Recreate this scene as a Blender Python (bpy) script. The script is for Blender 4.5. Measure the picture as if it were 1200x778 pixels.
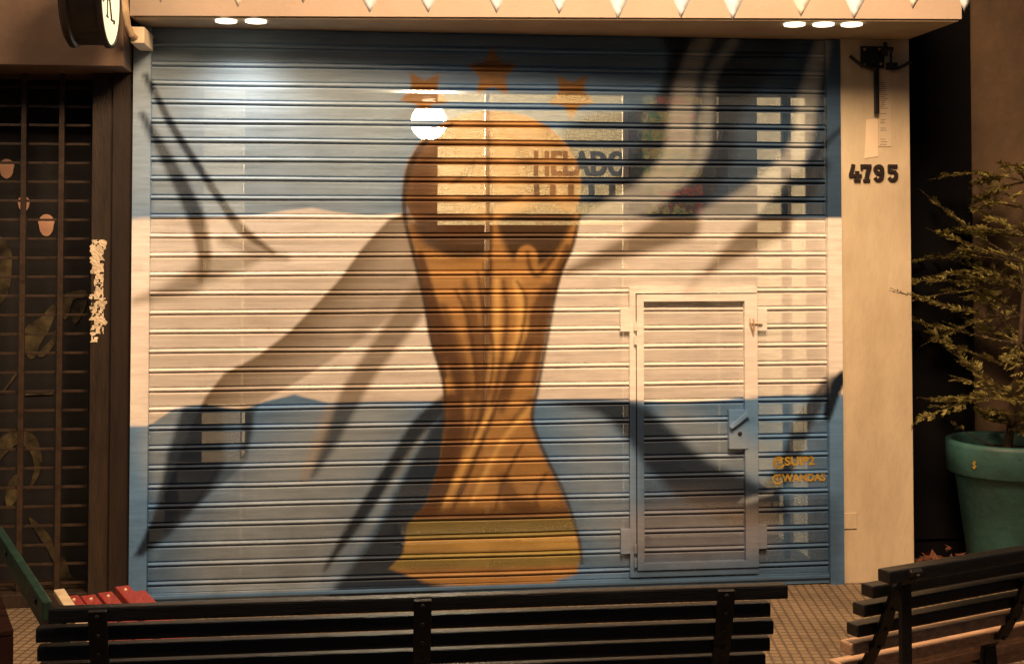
import bpy, bmesh, math, random
import numpy as np
from mathutils import Vector, Matrix
random.seed(7); rng = np.random.default_rng(7)
for o in list(bpy.data.objects): bpy.data.objects.remove(o)
S = bpy.context.scene
COL = S.collection

# ------------------------------------------------------------------ camera
FPX, YAW, PITCH, ROLL = 1500.0, 0.11653, 0.0316, -0.0003
CAM = np.array([0.9507, -5.9475, 1.6376]); PPY = 233.44
cam_d = bpy.data.cameras.new('camera'); cam = bpy.data.objects.new('camera', cam_d); COL.objects.link(cam)
_f0 = np.array([math.sin(YAW), math.cos(YAW), 0]); _u0 = np.array([0, 0, 1.0]); _r0 = np.array([math.cos(YAW), -math.sin(YAW), 0])
FW = _f0*math.cos(PITCH)+_u0*math.sin(PITCH); _u = _u0*math.cos(PITCH)-_f0*math.sin(PITCH)
RT = _r0*math.cos(ROLL)+_u*math.sin(ROLL); UP = _u*math.cos(ROLL)-_r0*math.sin(ROLL)
m = Matrix.Identity(4)
for i in range(3):
    m[i][0] = RT[i]; m[i][1] = UP[i]; m[i][2] = -FW[i]; m[i][3] = CAM[i]
cam.matrix_world = m
cam_d.sensor_width = 36; cam_d.sensor_fit = 'HORIZONTAL'
cam_d.lens = FPX/1200*36; cam_d.shift_y = -(389-PPY)/1200
cam_d.clip_start = 0.05; cam_d.clip_end = 500
S.camera = cam
S.render.resolution_x = 1024; S.render.resolution_y = 663

# ------------------------------------------------------------------ world, lamps, exposure (a street at night)
W = bpy.data.worlds.new('World'); S.world = W; W.use_nodes = True
bg = W.node_tree.nodes['Background']; bg.inputs[0].default_value = (0.55, 0.72, 1.0, 1); bg.inputs[1].default_value = 0.04
S.view_settings.view_transform = 'Standard'; S.view_settings.look = 'None'
S.view_settings.exposure = 0.0; S.view_settings.gamma = 1.0; S.view_settings.use_curve_mapping = False
def lamp(name, kind, loc, target, energy, color, radius=0.1, cone=None, blend=0.5):
    d = bpy.data.lights.new(name, kind); o = bpy.data.objects.new(name, d); COL.objects.link(o)
    d.energy = energy; d.color = color; d.shadow_soft_size = radius
    if cone: d.spot_size = math.radians(cone); d.spot_blend = blend
    o.location = loc
    o.rotation_euler = (Vector(target)-Vector(loc)).to_track_quat('-Z', 'Y').to_euler()
    return o
STREET = lamp('street_lamp_light', 'SPOT', (2.1, -3.4, 4.7), (1.9, 0, 1.2), 1680, (1.0, 0.62, 0.335), 0.8, 104, 0.9)
FILL_LIGHT = lamp('added_fill_light', 'SPOT', (-2.6, -3.7, 4.7), (0.2, 0, 1.3), 500, (1.0, 0.63, 0.36), 0.8, 96, 0.9)  # added unseen lamp, lifts the left side and the shaded top band

# ------------------------------------------------------------------ picture pixel -> point on a plane of the place
def ray(x, y): return FW+(x-600)/FPX*RT-(y-PPY)/FPX*UP
def at(x, y, Y=0.0):
    d = ray(x, y); t = (Y-CAM[1])/d[1]; return Vector(CAM+t*d)
def atz(x, y, Z):
    d = ray(x, y); t = (Z-CAM[2])/d[2]; return Vector(CAM+t*d)
def xz(x, y, Y=0.0):
    p = at(x, y, Y); return (p.x, p.z)

# ------------------------------------------------------------------ materials
def nmat(name):
    mt = bpy.data.materials.new(name); mt.use_nodes = True
    return mt, mt.node_tree, mt.node_tree.nodes['Principled BSDF']
def mat(name, col, rough=0.6, var=0.15, scale=6.0, bump=0.0, bscale=60.0, spec=0.5, metal=0.0, col2=None, stretch=(1, 1, 1), emit=None, estr=0):
    mt, nt, b = nmat(name); N = nt.nodes; L = nt.links
    tc = N.new('ShaderNodeTexCoord'); mp = N.new('ShaderNodeMapping'); mp.inputs['Scale'].default_value = stretch
    L.new(tc.outputs['Object'], mp.inputs[0])
    no = N.new('ShaderNodeTexNoise'); no.inputs['Scale'].default_value = scale; no.inputs['Detail'].default_value = 8; no.inputs['Roughness'].default_value = 0.65
    L.new(mp.outputs[0], no.inputs['Vector'])
    rp = N.new('ShaderNodeValToRGB'); rp.color_ramp.elements[0].position = 0.32; rp.color_ramp.elements[1].position = 0.7
    c2 = col2 if col2 else tuple(min(1, c*(1+var)) for c in col)
    c1 = tuple(c*(1-var) for c in col)
    rp.color_ramp.elements[0].color = (*c1, 1); rp.color_ramp.elements[1].color = (*c2, 1)
    L.new(no.outputs[0], rp.inputs[0]); L.new(rp.outputs[0], b.inputs['Base Color'])
    b.inputs['Roughness'].default_value = rough; b.inputs['Metallic'].default_value = metal
    b.inputs['Specular IOR Level'].default_value = spec
    if bump:
        n2 = N.new('ShaderNodeTexNoise'); n2.inputs['Scale'].default_value = bscale; n2.inputs['Detail'].default_value = 6
        L.new(mp.outputs[0], n2.inputs['Vector'])
        bp = N.new('ShaderNodeBump'); bp.inputs['Strength'].default_value = bump; bp.inputs['Distance'].default_value = 0.01
        L.new(n2.outputs[0], bp.inputs['Height']); L.new(bp.outputs[0], b.inputs['Normal'])
    if emit:
        b.inputs['Emission Color'].default_value = (*emit, 1); b.inputs['Emission Strength'].default_value = estr
    return mt
def paint_mat():
    """sprayed mural paint on steel; the flat bands of the slats are pierced by small slots"""
    mt, nt, b = nmat('mural_paint'); N = nt.nodes; L = nt.links
    at_ = N.new('ShaderNodeAttribute'); at_.attribute_name = 'paint'
    pf = N.new('ShaderNodeAttribute'); pf.attribute_name = 'perf'
    tc = N.new('ShaderNodeTexCoord')
    mp = N.new('ShaderNodeMapping'); mp.inputs['Scale'].default_value = (1.0, 1.0, 9.0); L.new(tc.outputs['Object'], mp.inputs[0])
    no = N.new('ShaderNodeTexNoise'); no.inputs['Scale'].default_value = 5.0; no.inputs['Detail'].default_value = 9; no.inputs['Roughness'].default_value = .7
    L.new(mp.outputs[0], no.inputs['Vector'])
    mr = N.new('ShaderNodeMapRange'); mr.inputs[1].default_value = .3; mr.inputs[2].default_value = .7; mr.inputs[3].default_value = .78; mr.inputs[4].default_value = 1.1
    L.new(no.outputs[0], mr.inputs[0])
    mul = N.new('ShaderNodeVectorMath'); mul.operation = 'SCALE'; L.new(at_.outputs['Color'], mul.inputs[0]); L.new(mr.outputs[0], mul.inputs['Scale'])
    sz = N.new('ShaderNodeSeparateXYZ'); L.new(tc.outputs['Object'], sz.inputs[0])
    n3 = N.new('ShaderNodeTexNoise'); n3.inputs['Scale'].default_value = 2.6; n3.inputs['Detail'].default_value = 10; n3.inputs['Roughness'].default_value = .75; L.new(tc.outputs['Object'], n3.inputs['Vector'])
    hz = N.new('ShaderNodeMapRange'); L.new(sz.outputs[2], hz.inputs[0]); hz.inputs[1].default_value = 0.0; hz.inputs[2].default_value = .75; hz.inputs[3].default_value = .30; hz.inputs[4].default_value = .02
    ad = N.new('ShaderNodeMath'); ad.operation = 'ADD'; L.new(n3.outputs[0], ad.inputs[0]); L.new(hz.outputs[0], ad.inputs[1])
    gm = N.new('ShaderNodeMapRange'); L.new(ad.outputs[0], gm.inputs[0]); gm.inputs[1].default_value = .56; gm.inputs[2].default_value = .95; gm.inputs[3].default_value = 0; gm.inputs[4].default_value = .42
    gx = N.new('ShaderNodeMix'); gx.data_type = 'RGBA'; L.new(gm.outputs[0], gx.inputs[0]); L.new(mul.outputs[0], gx.inputs[6]); gx.inputs[7].default_value = (.022, .018, .014, 1)
    # scratches and chips down to bare steel
    mp4 = N.new('ShaderNodeMapping'); mp4.inputs['Scale'].default_value = (14, 1, 60); L.new(tc.outputs['Object'], mp4.inputs[0])
    n4 = N.new('ShaderNodeTexNoise'); n4.inputs['Scale'].default_value = 1.0; n4.inputs['Detail'].default_value = 5; L.new(mp4.outputs[0], n4.inputs['Vector'])
    cp = N.new('ShaderNodeMapRange'); L.new(n4.outputs[0], cp.inputs[0]); cp.inputs[1].default_value = .735; cp.inputs[2].default_value = .76; cp.inputs[3].default_value = 0; cp.inputs[4].default_value = .8
    cx_ = N.new('ShaderNodeMix'); cx_.data_type = 'RGBA'; L.new(cp.outputs[0], cx_.inputs[0]); L.new(gx.outputs[2], cx_.inputs[6]); cx_.inputs[7].default_value = (.16, .13, .10, 1)
    L.new(cx_.outputs[2], b.inputs['Base Color'])
    b.inputs['Roughness'].default_value = 0.42; b.inputs['Specular IOR Level'].default_value = 0.3
    # slots: sin(x)*sin(z) pattern
    sx = N.new('ShaderNodeSeparateXYZ'); L.new(tc.outputs['Object'], sx.inputs[0])
    def sine(sock, pitch):
        a = N.new('ShaderNodeMath'); a.operation = 'MULTIPLY'; a.inputs[1].default_value = 2*math.pi/pitch; L.new(sock, a.inputs[0])
        s = N.new('ShaderNodeMath'); s.operation = 'SINE'; L.new(a.outputs[0], s.inputs[0]); return s.outputs[0]
    a = sine(sx.outputs[0], 0.0095); c = sine(sx.outputs[2], 0.0868/7)
    ra = N.new('ShaderNodeMapRange'); L.new(a, ra.inputs[0]); ra.inputs[1].default_value = -.55; ra.inputs[2].default_value = -.25
    rc = N.new('ShaderNodeMapRange'); L.new(c, rc.inputs[0]); rc.inputs[1].default_value = -.6; rc.inputs[2].default_value = -.3
    h = N.new('ShaderNodeMath'); h.operation = 'MULTIPLY'; L.new(ra.outputs[0], h.inputs[0]); L.new(rc.outputs[0], h.inputs[1])
    hm = N.new('ShaderNodeMapRange'); L.new(h.outputs[0], hm.inputs[0]); hm.inputs[3].default_value = .86; hm.inputs[4].default_value = 1.0
    h2 = N.new('ShaderNodeMath'); h2.operation = 'MULTIPLY'; L.new(hm.outputs[0], h2.inputs[0]); L.new(pf.outputs['Fac'], h2.inputs[1])
    tr = N.new('ShaderNodeBsdfTransparent'); mx = N.new('ShaderNodeMixShader')
    L.new(h2.outputs[0], mx.inputs[0]); L.new(b.outputs[0], mx.inputs[1]); L.new(tr.outputs[0], mx.inputs[2])
    L.new(mx.outputs[0], N['Material Output'].inputs[0])
    return mt
def glass_mat():
    mt, nt, b = nmat('window_glass'); N = nt.nodes; L = nt.links
    tr = N.new('ShaderNodeBsdfTransparent'); gl = N.new('ShaderNodeBsdfGlossy'); gl.inputs['Roughness'].default_value = .03
    fr = N.new('ShaderNodeFresnel'); fr.inputs[0].default_value = 1.45
    mx = N.new('ShaderNodeMixShader'); L.new(fr.outputs[0], mx.inputs[0]); L.new(tr.outputs[0], mx.inputs[1]); L.new(gl.outputs[0], mx.inputs[2])
    L.new(mx.outputs[0], N['Material Output'].inputs[0]); return mt
def pebble_mat():
    mt, nt, b = nmat('pebble_tile'); N = nt.nodes; L = nt.links
    tc = N.new('ShaderNodeTexCoord'); v = N.new('ShaderNodeTexVoronoi'); v.feature = 'DISTANCE_TO_EDGE'; v.inputs['Scale'].default_value = 30
    L.new(tc.outputs['Object'], v.inputs['Vector'])
    rp = N.new('ShaderNodeValToRGB'); rp.color_ramp.elements[0].position = .02; rp.color_ramp.elements[1].position = .12
    rp.color_ramp.elements[0].color = (.56, .42, .22, 1); rp.color_ramp.elements[1].color = (.82, .68, .40, 1)
    L.new(v.outputs['Distance'], rp.inputs[0]); L.new(rp.outputs[0], b.inputs['Base Color']); b.inputs['Roughness'].default_value = .5
    return mt
def collage_mat():
    mt, nt, b = nmat('collage_print'); N = nt.nodes; L = nt.links
    tc = N.new('ShaderNodeTexCoord'); no = N.new('ShaderNodeTexNoise'); no.inputs['Scale'].default_value = 4.2; no.inputs['Detail'].default_value = 9; no.inputs['Roughness'].default_value = .7
    L.new(tc.outputs['Object'], no.inputs['Vector'])
    rp = N.new('ShaderNodeValToRGB'); cr = rp.color_ramp
    cr.elements[0].position = .3; cr.elements[0].color = (.015, .02, .02, 1); cr.elements[1].position = .8; cr.elements[1].color = (.5, .4, .2, 1)
    for p, c in ((.42, (.10, .20, .08)), (.48, (.50, .36, .12)), (.53, (.06, .05, .04)), (.58, (.55, .08, .05)), (.63, (.10, .12, .05)), (.7, (.5, .38, .2))):
        e = cr.elements.new(p); e.color = (*c, 1)
    L.new(no.outputs[0], rp.inputs[0]); L.new(rp.outputs[0], b.inputs['Base Color']); return mt
def pavement_mat(name, size, c1, c2, cm, rot):
    mt, nt, b = nmat(name); N = nt.nodes; L = nt.links
    tc = N.new('ShaderNodeTexCoord'); mp = N.new('ShaderNodeMapping'); mp.inputs['Rotation'].default_value[2] = rot
    L.new(tc.outputs['Object'], mp.inputs[0])
    br = N.new('ShaderNodeTexBrick'); br.offset = 0.0; br.inputs['Scale'].default_value = 1.0
    br.inputs['Brick Width'].default_value = size; br.inputs['Row Height'].default_value = size; br.inputs['Mortar Size'].default_value = size*.16
    br.inputs['Mortar Smooth'].default_value = .6; br.inputs['Color1'].default_value = (*c1, 1); br.inputs['Color2'].default_value = (*c2, 1); br.inputs['Mortar'].default_value = (*cm, 1)
    L.new(mp.outputs[0], br.inputs['Vector'])
    no = N.new('ShaderNodeTexNoise'); no.inputs['Scale'].default_value = 3.0; no.inputs['Detail'].default_value = 10; no.inputs['Roughness'].default_value = .7; L.new(tc.outputs['Object'], no.inputs['Vector'])
    mr = N.new('ShaderNodeMapRange'); mr.inputs[1].default_value = .3; mr.inputs[2].default_value = .7; mr.inputs[3].default_value = .6; mr.inputs[4].default_value = 1.25; L.new(no.outputs[0], mr.inputs[0])
    mul = N.new('ShaderNodeVectorMath'); mul.operation = 'SCALE'; L.new(br.outputs['Color'], mul.inputs[0]); L.new(mr.outputs[0], mul.inputs['Scale']); L.new(mul.outputs[0], b.inputs['Base Color'])
    inv = N.new('ShaderNodeMath'); inv.operation = 'SUBTRACT'; inv.inputs[0].default_value = 1; L.new(br.outputs['Fac'], inv.inputs[1])
    bp = N.new('ShaderNodeBump'); bp.inputs['Strength'].default_value = .8; bp.inputs['Distance'].default_value = .006; L.new(inv.outputs[0], bp.inputs['Height']); L.new(bp.outputs[0], b.inputs['Normal'])
    b.inputs['Roughness'].default_value = .55
    return mt
M = {}
M['paint'] = paint_mat(); M['glass'] = glass_mat(); M['pebble'] = pebble_mat(); M['collage'] = collage_mat()
M['pave'] = pavement_mat('pavement_tile', .040, (.27, .20, .125), (.235, .17, .105), (.135, .095, .06), math.radians(9))
M['pillar'] = mat('pillar_plaster', (.53, .44, .31), .8, .12, 2.6, .2, 30, col2=(.64, .55, .40), stretch=(2, 2, .8))
M['fascia'] = mat('canopy_plaster', (.42, .342, .285), .75, .08, 3, .15, 50)
M['soffit'] = mat('soffit_board', (.34, .27, .19), .7, .2, 3, .1, 40)
M['brown'] = mat('brown_plaster', (.13, .088, .064), .75, .3, 3.0, .35, 25)
M['brownwall'] = mat('brown_render', (.105, .068, .040), .85, .35, 2.2, .6, 18)
M['darkjamb'] = mat('dark_brown_paint', (.020, .013, .010), .5, .4, 5, .2, 40, stretch=(3, 3, .4))
M['midjamb'] = mat('worn_brown_paint', (.030, .020, .013), .5, .5, 9, .3, 40, stretch=(4, 4, .5))
M['black'] = mat('recess_shade_black', (.004, .004, .005), .9, .3, 3, spec=.1)
M['blackpanel'] = mat('dark_window_panel', (.012, .012, .014), .7, .3, 3)
M['bars'] = mat('brown_grille_paint', (.038, .023, .014), .5, .5, 20, .2, 60)
M['blackmetal'] = mat('black_bracket_metal', (.012, .012, .013), .45, .3, 20, metal=.2)
M['steel'] = mat('bolt_steel', (.45, .40, .33), .4, .2, 20, metal=.6)
M['benchblack'] = mat('bench_dark_paint', (.011, .012, .013), .33, .5, 14, .25, 50, stretch=(.5, 6, 6))
M['benchbrown'] = mat('bench_brown_paint', (.52, .34, .22), .38, .35, 14, .25, 50, stretch=(.5, 6, 6))
M['benchtan'] = mat('bench_varnish', (.40, .25, .13), .4, .35, 14, .2, 50, stretch=(.5, 6, 6))
M['iron'] = mat('bench_iron', (.009, .009, .010), .5, .4, 30, .3, 80)
M['red'] = mat('bench_red_paint', (.27, .030, .026), .4, .3, 18, .25, 50, stretch=(6, .7, 6))
M['green'] = mat('bench_green_paint', (.012, .040, .032), .35, .4, 14, .25, 50)
M['cream'] = mat('bench_cream_paint', (.62, .52, .36), .45, .2, 14)
M['darkred'] = mat('dark_red_planks', (.06, .022, .015), .6, .4, 10, .2, 40)
M['teal'] = mat('teal_pot_paint', (.030, .098, .095), .55, .35, 5, .25, 30)
M['soil'] = mat('potting_soil', (.035, .024, .016), .95, .5, 40, .6, 40)
M['terra'] = mat('terracotta', (.30, .13, .055), .6, .3, 12, .2, 40)
M['leaf'] = mat('conifer_leaf', (.15, .14, .04), .6, .5, 9, col2=(.40, .34, .10))
M['bark'] = mat('conifer_bark', (.06, .038, .022), .9, .4, 30, .5, 50)
M['deadleaf'] = mat('dead_leaf', (.13, .045, .02), .8, .6, 25)
M['pennant'] = mat('pennant_paper', (.72, .82, .95), .7, .06, 9)
M['pennant2'] = mat('pennant_cream_paper', (.86, .82, .76), .7, .06, 9)
M['string'] = mat('white_string', (.6, .58, .55), .8, .1, 9)
M['cable'] = mat('black_cable', (.015, .014, .013), .5, .3, 20)
M['conduit'] = mat('painted_conduit', (.42, .30, .19), .6, .2, 20)
M['paperstrip'] = mat('paper_notice', (.60, .50, .37), .8, .05, 9)
M['palepaint'] = mat('pale_patch_paint', (.74, .60, .44), .8, .06, 5)
M['ink'] = mat('grey_ink', (.22, .19, .16), .8, .1, 9)
M['digit'] = mat('black_number_paint', (.018, .011, .009), .5, .3, 20)
M['lampface'] = mat('lit_sign_face', (.8, .78, .6), .5, 0, 2, emit=(1.0, .93, .60), estr=.82)
M['signbody'] = mat('sign_drum_metal', (.018, .014, .014), .4, .3, 9)
M['signink'] = mat('sign_letter_black', (.01, .01, .008), .6, .1, 9)
M['diffuser'] = mat('downlight_diffuser', (.8, .8, .8), .5, 0, 2, emit=(1.0, .86, .58), estr=3.0)
M['globe'] = mat('lamp_globe_glass', (.8, .8, .8), .4, 0, 2, emit=(1.0, .84, .58), estr=900.0)
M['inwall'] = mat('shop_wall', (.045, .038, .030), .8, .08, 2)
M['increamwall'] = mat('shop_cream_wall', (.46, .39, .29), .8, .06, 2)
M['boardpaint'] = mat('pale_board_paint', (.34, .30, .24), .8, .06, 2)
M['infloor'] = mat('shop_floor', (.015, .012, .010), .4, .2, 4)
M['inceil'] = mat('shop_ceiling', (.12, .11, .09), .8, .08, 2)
M['frame'] = mat('shop_window_frame', (.72, .62, .46), .5, .1, 8)
M['darkframe'] = mat('shop_dark_frame', (.04, .03, .025), .5, .2, 8)
M['counter'] = mat('shop_counter_panel', (.80, .64, .46), .5, .08, 4)
M['letter'] = mat('wall_letter_dark', (.05, .045, .045), .6, .1, 9)
M['mark'] = mat('counter_print', (.10, .06, .05), .7, .2, 9)
M['yellow'] = mat('yellow_spray_paint', (.36, .24, .035), .6, .35, 30)
M['gold_paint'] = mat('pale_graffiti', (.05, .04, .02), .7, .95, 14, col2=(.15, .12, .055))
M['pink'] = mat('painted_reflection_pink', (.72, .42, .28), .6, .1, 10)
M['poster'] = mat('torn_poster', (.66, .56, .40), .8, .35, 22, .4, 60)
M['floorrecess'] = mat('dark_concrete', (.03, .025, .02), .9, .3, 6)

# ------------------------------------------------------------------ mesh helpers
class MB:
    def __init__(s): s.bm = bmesh.new()
    def box(s, x0, x1, y0, y1, z0, z1, bev=0.0, mtx=None):
        t = bmesh.new(); bmesh.ops.create_cube(t, size=1.0)
        for v in t.verts: v.co = Vector(((x0+x1)/2+v.co.x*(x1-x0), (y0+y1)/2+v.co.y*(y1-y0), (z0+z1)/2+v.co.z*(z1-z0)))
        if bev: bmesh.ops.bevel(t, geom=list(t.edges), offset=bev, segments=2, affect='EDGES', profile=.6)
        if mtx is not None: bmesh.ops.transform(t, matrix=mtx, verts=t.verts)
        s.join(t); return s
    def join(s, t):
        me = bpy.data.meshes.new('tmp'); t.to_mesh(me); t.free(); s.bm.from_mesh(me); bpy.data.meshes.remove(me)
    def prism(s, pts, y0, y1, plane='xz', mtx=None):
        """polygon in xz extruded along y (y0 is the front)"""
        t = bmesh.new()
        a = [t.verts.new((p[0], y0, p[1])) for p in pts]; b = [t.verts.new((p[0], y1, p[1])) for p in pts]
        t.faces.new(a); t.faces.new(b[::-1]); n = len(pts)
        for i in range(n): t.faces.new((a[i], b[i], b[(i+1) % n], a[(i+1) % n]))
        bmesh.ops.recalc_face_normals(t, faces=t.faces)
        if mtx is not None: bmesh.ops.transform(t, matrix=mtx, verts=t.verts)
        s.join(t); return s
    def bar(s, p, q, w, h, bev=0.0, up=(0, 0, 1)):
        p = Vector(p); q = Vector(q); d = q-p; L = d.length; d.normalize(); u = Vector(up)
        if abs(d.dot(u)) > .98: u = Vector((0, 1, 0))
        side = d.cross(u).normalized(); u2 = side.cross(d)
        mt = Matrix(((d.x, side.x, u2.x, p.x), (d.y, side.y, u2.y, p.y), (d.z, side.z, u2.z, p.z), (0, 0, 0, 1)))
        return s.box(0, L, -w/2, w/2, -h/2, h/2, bev, mt)
    def tube(s, pts, r, n=8, r1=None):
        pts = [Vector(p) for p in pts]; rings = []; t = bmesh.new()
        for i, p in enumerate(pts):
            d = (pts[min(i+1, len(pts)-1)]-pts[max(i-1, 0)]).normalized()
            u = d.cross(Vector((0.13, .31, .94)))
            if u.length < .1: u = d.cross(Vector((1, 0, 0)))
            u.normalize(); w = d.cross(u)
            rr = r if r1 is None else r+(r1-r)*i/(len(pts)-1)
            rings.append([t.verts.new(p+(u*math.cos(a)+w*math.sin(a))*rr) for a in [2*math.pi*k/n for k in range(n)]])
        for a, b in zip(rings, rings[1:]):
            for k in range(n): t.faces.new((a[k], a[(k+1) % n], b[(k+1) % n], b[k]))
        t.faces.new(rings[0][::-1]); t.faces.new(rings[-1])
        s.join(t); return s
    def lathe(s, prof, c, n=48, axis='z'):
        t = bmesh.new(); c = Vector(c); rings = []
        for r, h in prof:
            ring = []
            for k in range(n):
                a = 2*math.pi*k/n
                if axis == 'z': v = Vector((r*math.cos(a), r*math.sin(a), h))
                else: v = Vector((h, r*math.cos(a), r*math.sin(a)))
                ring.append(t.verts.new(c+v))
            rings.append(ring)
        for a, b in zip(rings, rings[1:]):
            for k in range(n): t.faces.new((a[k], a[(k+1) % n], b[(k+1) % n], b[k]))
        t.faces.new(rings[0][::-1]); t.faces.new(rings[-1])
        bmesh.ops.recalc_face_normals(t, faces=t.faces)
        s.join(t); return s
    def stroke(s, pts, w, y0, y1, mtx=None):
        """strip of constant width along a polyline in xz"""
        P = [np.array(p, float) for p in pts]; n = len(P); l = []; r = []
        for i in range(n):
            d = P[min(i+1, n-1)]-P[max(i-1, 0)]; d /= np.linalg.norm(d); nn = np.array([-d[1], d[0]])
            ww = w[i] if np.ndim(w) else float(w)
            l.append(P[i]+nn*ww/2); r.append(P[i]-nn*ww/2)
        for i in range(n-1): s.prism([l[i], l[i+1], r[i+1], r[i]], y0, y1, mtx=mtx)
        return s
    def build(s, name, material, parent=None, smooth=False):
        me = bpy.data.meshes.new(name); s.bm.to_mesh(me); s.bm.free()
        me.materials.append(material)
        if smooth:
            for p in me.polygons: p.use_smooth = True
        o = bpy.data.objects.new(name, me); COL.objects.link(o)
        if parent: o.parent = parent; o.matrix_parent_inverse = Matrix.Translation(-world_loc(parent))
        return o
def world_loc(o):
    v = Vector(o.location)
    while o.parent:   # parents of meshes here sit at the origin
        v = v+Vector(o.parent.location); o = o.parent
    return v
def tag(o, label=None, cat=None, group=None, kind=None):
    if label: o['label'] = label
    if cat: o['category'] = cat
    if group: o['group'] = group
    if kind: o['kind'] = kind
    return o
def empty(name, label, cat, loc=(0, 0, 0), group=None):
    o = bpy.data.objects.new(name, None); COL.objects.link(o); o.location = loc; o.empty_display_size = .1
    return tag(o, label, cat, group)
def text_mesh(name, body, h, material, mtx, parent=None, depth=0.002, bold=0.0, sx=1.0, spacing=1.0):
    cu = bpy.data.curves.new(name, 'FONT'); cu.body = body; cu.size = h/0.7; cu.extrude = depth; cu.offset = bold; cu.space_character = spacing
    tmp = bpy.data.objects.new(name+'_c', cu); COL.objects.link(tmp)
    bpy.context.view_layer.update()
    me = bpy.data.meshes.new_from_object(tmp.evaluated_get(bpy.context.evaluated_depsgraph_get()))
    bpy.data.objects.remove(tmp); bpy.data.curves.remove(cu)
    me.transform(Matrix.Diagonal((sx, 1, 1, 1))); me.transform(mtx)
    me.materials.clear(); me.materials.append(material); me.name = name
    o = bpy.data.objects.new(name, me); COL.objects.link(o)
    if parent: o.parent = parent; o.matrix_parent_inverse = Matrix.Translation(-world_loc(parent))
    return o
def wallmtx(x, y, z):   # text on a wall facing the street (-Y)
    return Matrix.Translation((x, y, z)) @ Matrix.Rotation(math.pi/2, 4, 'X')

# ------------------------------------------------------------------ the mural, in metres on the wall
def P(pts): return np.array([xz(*p) for p in pts])
def smoothc(pts, n=6, closed=False):
    pts = [np.array(p, float) for p in pts]; out = []; N = len(pts)
    rngi = range(N if closed else N-1)
    for i in rngi:
        g = (lambda k: pts[k % N]) if closed else (lambda k: pts[min(max(k, 0), N-1)])
        p0, p1, p2, p3 = g(i-1), g(i), g(i+1), g(i+2)
        for k in range(n):
            t = k/n
            out.append(.5*((2*p1)+(-p0+p2)*t+(2*p0-5*p1+4*p2-p3)*t*t+(-p0+3*p1-3*p2+p3)*t**3))
    if not closed: out.append(pts[-1])
    return np.array(out)
def dist_line(X, Z, pl, vals=None):
    best = np.full(X.shape, 9.0); bv = np.zeros(X.shape)
    for i in range(len(pl)-1):
        a, b = pl[i], pl[i+1]; d = b-a; L2 = d@d+1e-12
        t = np.clip(((X-a[0])*d[0]+(Z-a[1])*d[1])/L2, 0, 1)
        q = np.hypot(X-a[0]-t*d[0], Z-a[1]-t*d[1])
        mk = q < best; best = np.where(mk, q, best)
        if vals is not None: bv = np.where(mk, vals[i]+(vals[i+1]-vals[i])*t, bv)
    return (best, bv) if vals is not None else best
def inside(X, Z, pl):
    r = np.zeros(X.shape, bool); n = len(pl)
    for i in range(n):
        x0, z0 = pl[i]; x1, z1 = pl[(i+1) % n]
        c = ((z0 > Z) != (z1 > Z)) & (X < (x1-x0)*(Z-z0)/(z1-z0+1e-12)+x0)
        r ^= c
    return r
def sstep(x): x = np.clip(x, 0, 1); return x*x*(3-2*x)
def poly_mask(X, Z, pts, soft=.012, smooth=0, closed=True):
    pl = P(pts)
    if smooth: pl = smoothc(pl, smooth, True)
    d = dist_line(X, Z, np.vstack([pl, pl[:1]])); ins = inside(X, Z, pl)
    return sstep(.5+np.where(ins, d, -d)/(2*soft))
def stroke_mask(X, Z, pts, widths, soft=.02, n=6):
    """widths in picture pixels (about 3.9 mm each)"""
    pl = smoothc(P(pts), n); idx = np.linspace(0, len(widths)-1, len(pl)); w = np.interp(idx, range(len(widths)), widths)*.0039/2
    d, bw = dist_line(X, Z, pl, w)
    return sstep(.5+(bw-d)/(2*soft))*(bw > .0005)
BLUE = np.array([.115, .25, .48]); BLUE_TOP = np.array([.125, .255, .47]); NAVY = np.array([.010, .021, .045]); WHITE = np.array([.86, .83, .80]); TAN = np.array([.19, .145, .09])
LBLUE = np.array([.34, .42, .50]); GOLD = np.array([.44, .25, .085]); GDARK = np.array([.10, .043, .015]); OUTL = np.array([.06, .035, .02])
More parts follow.
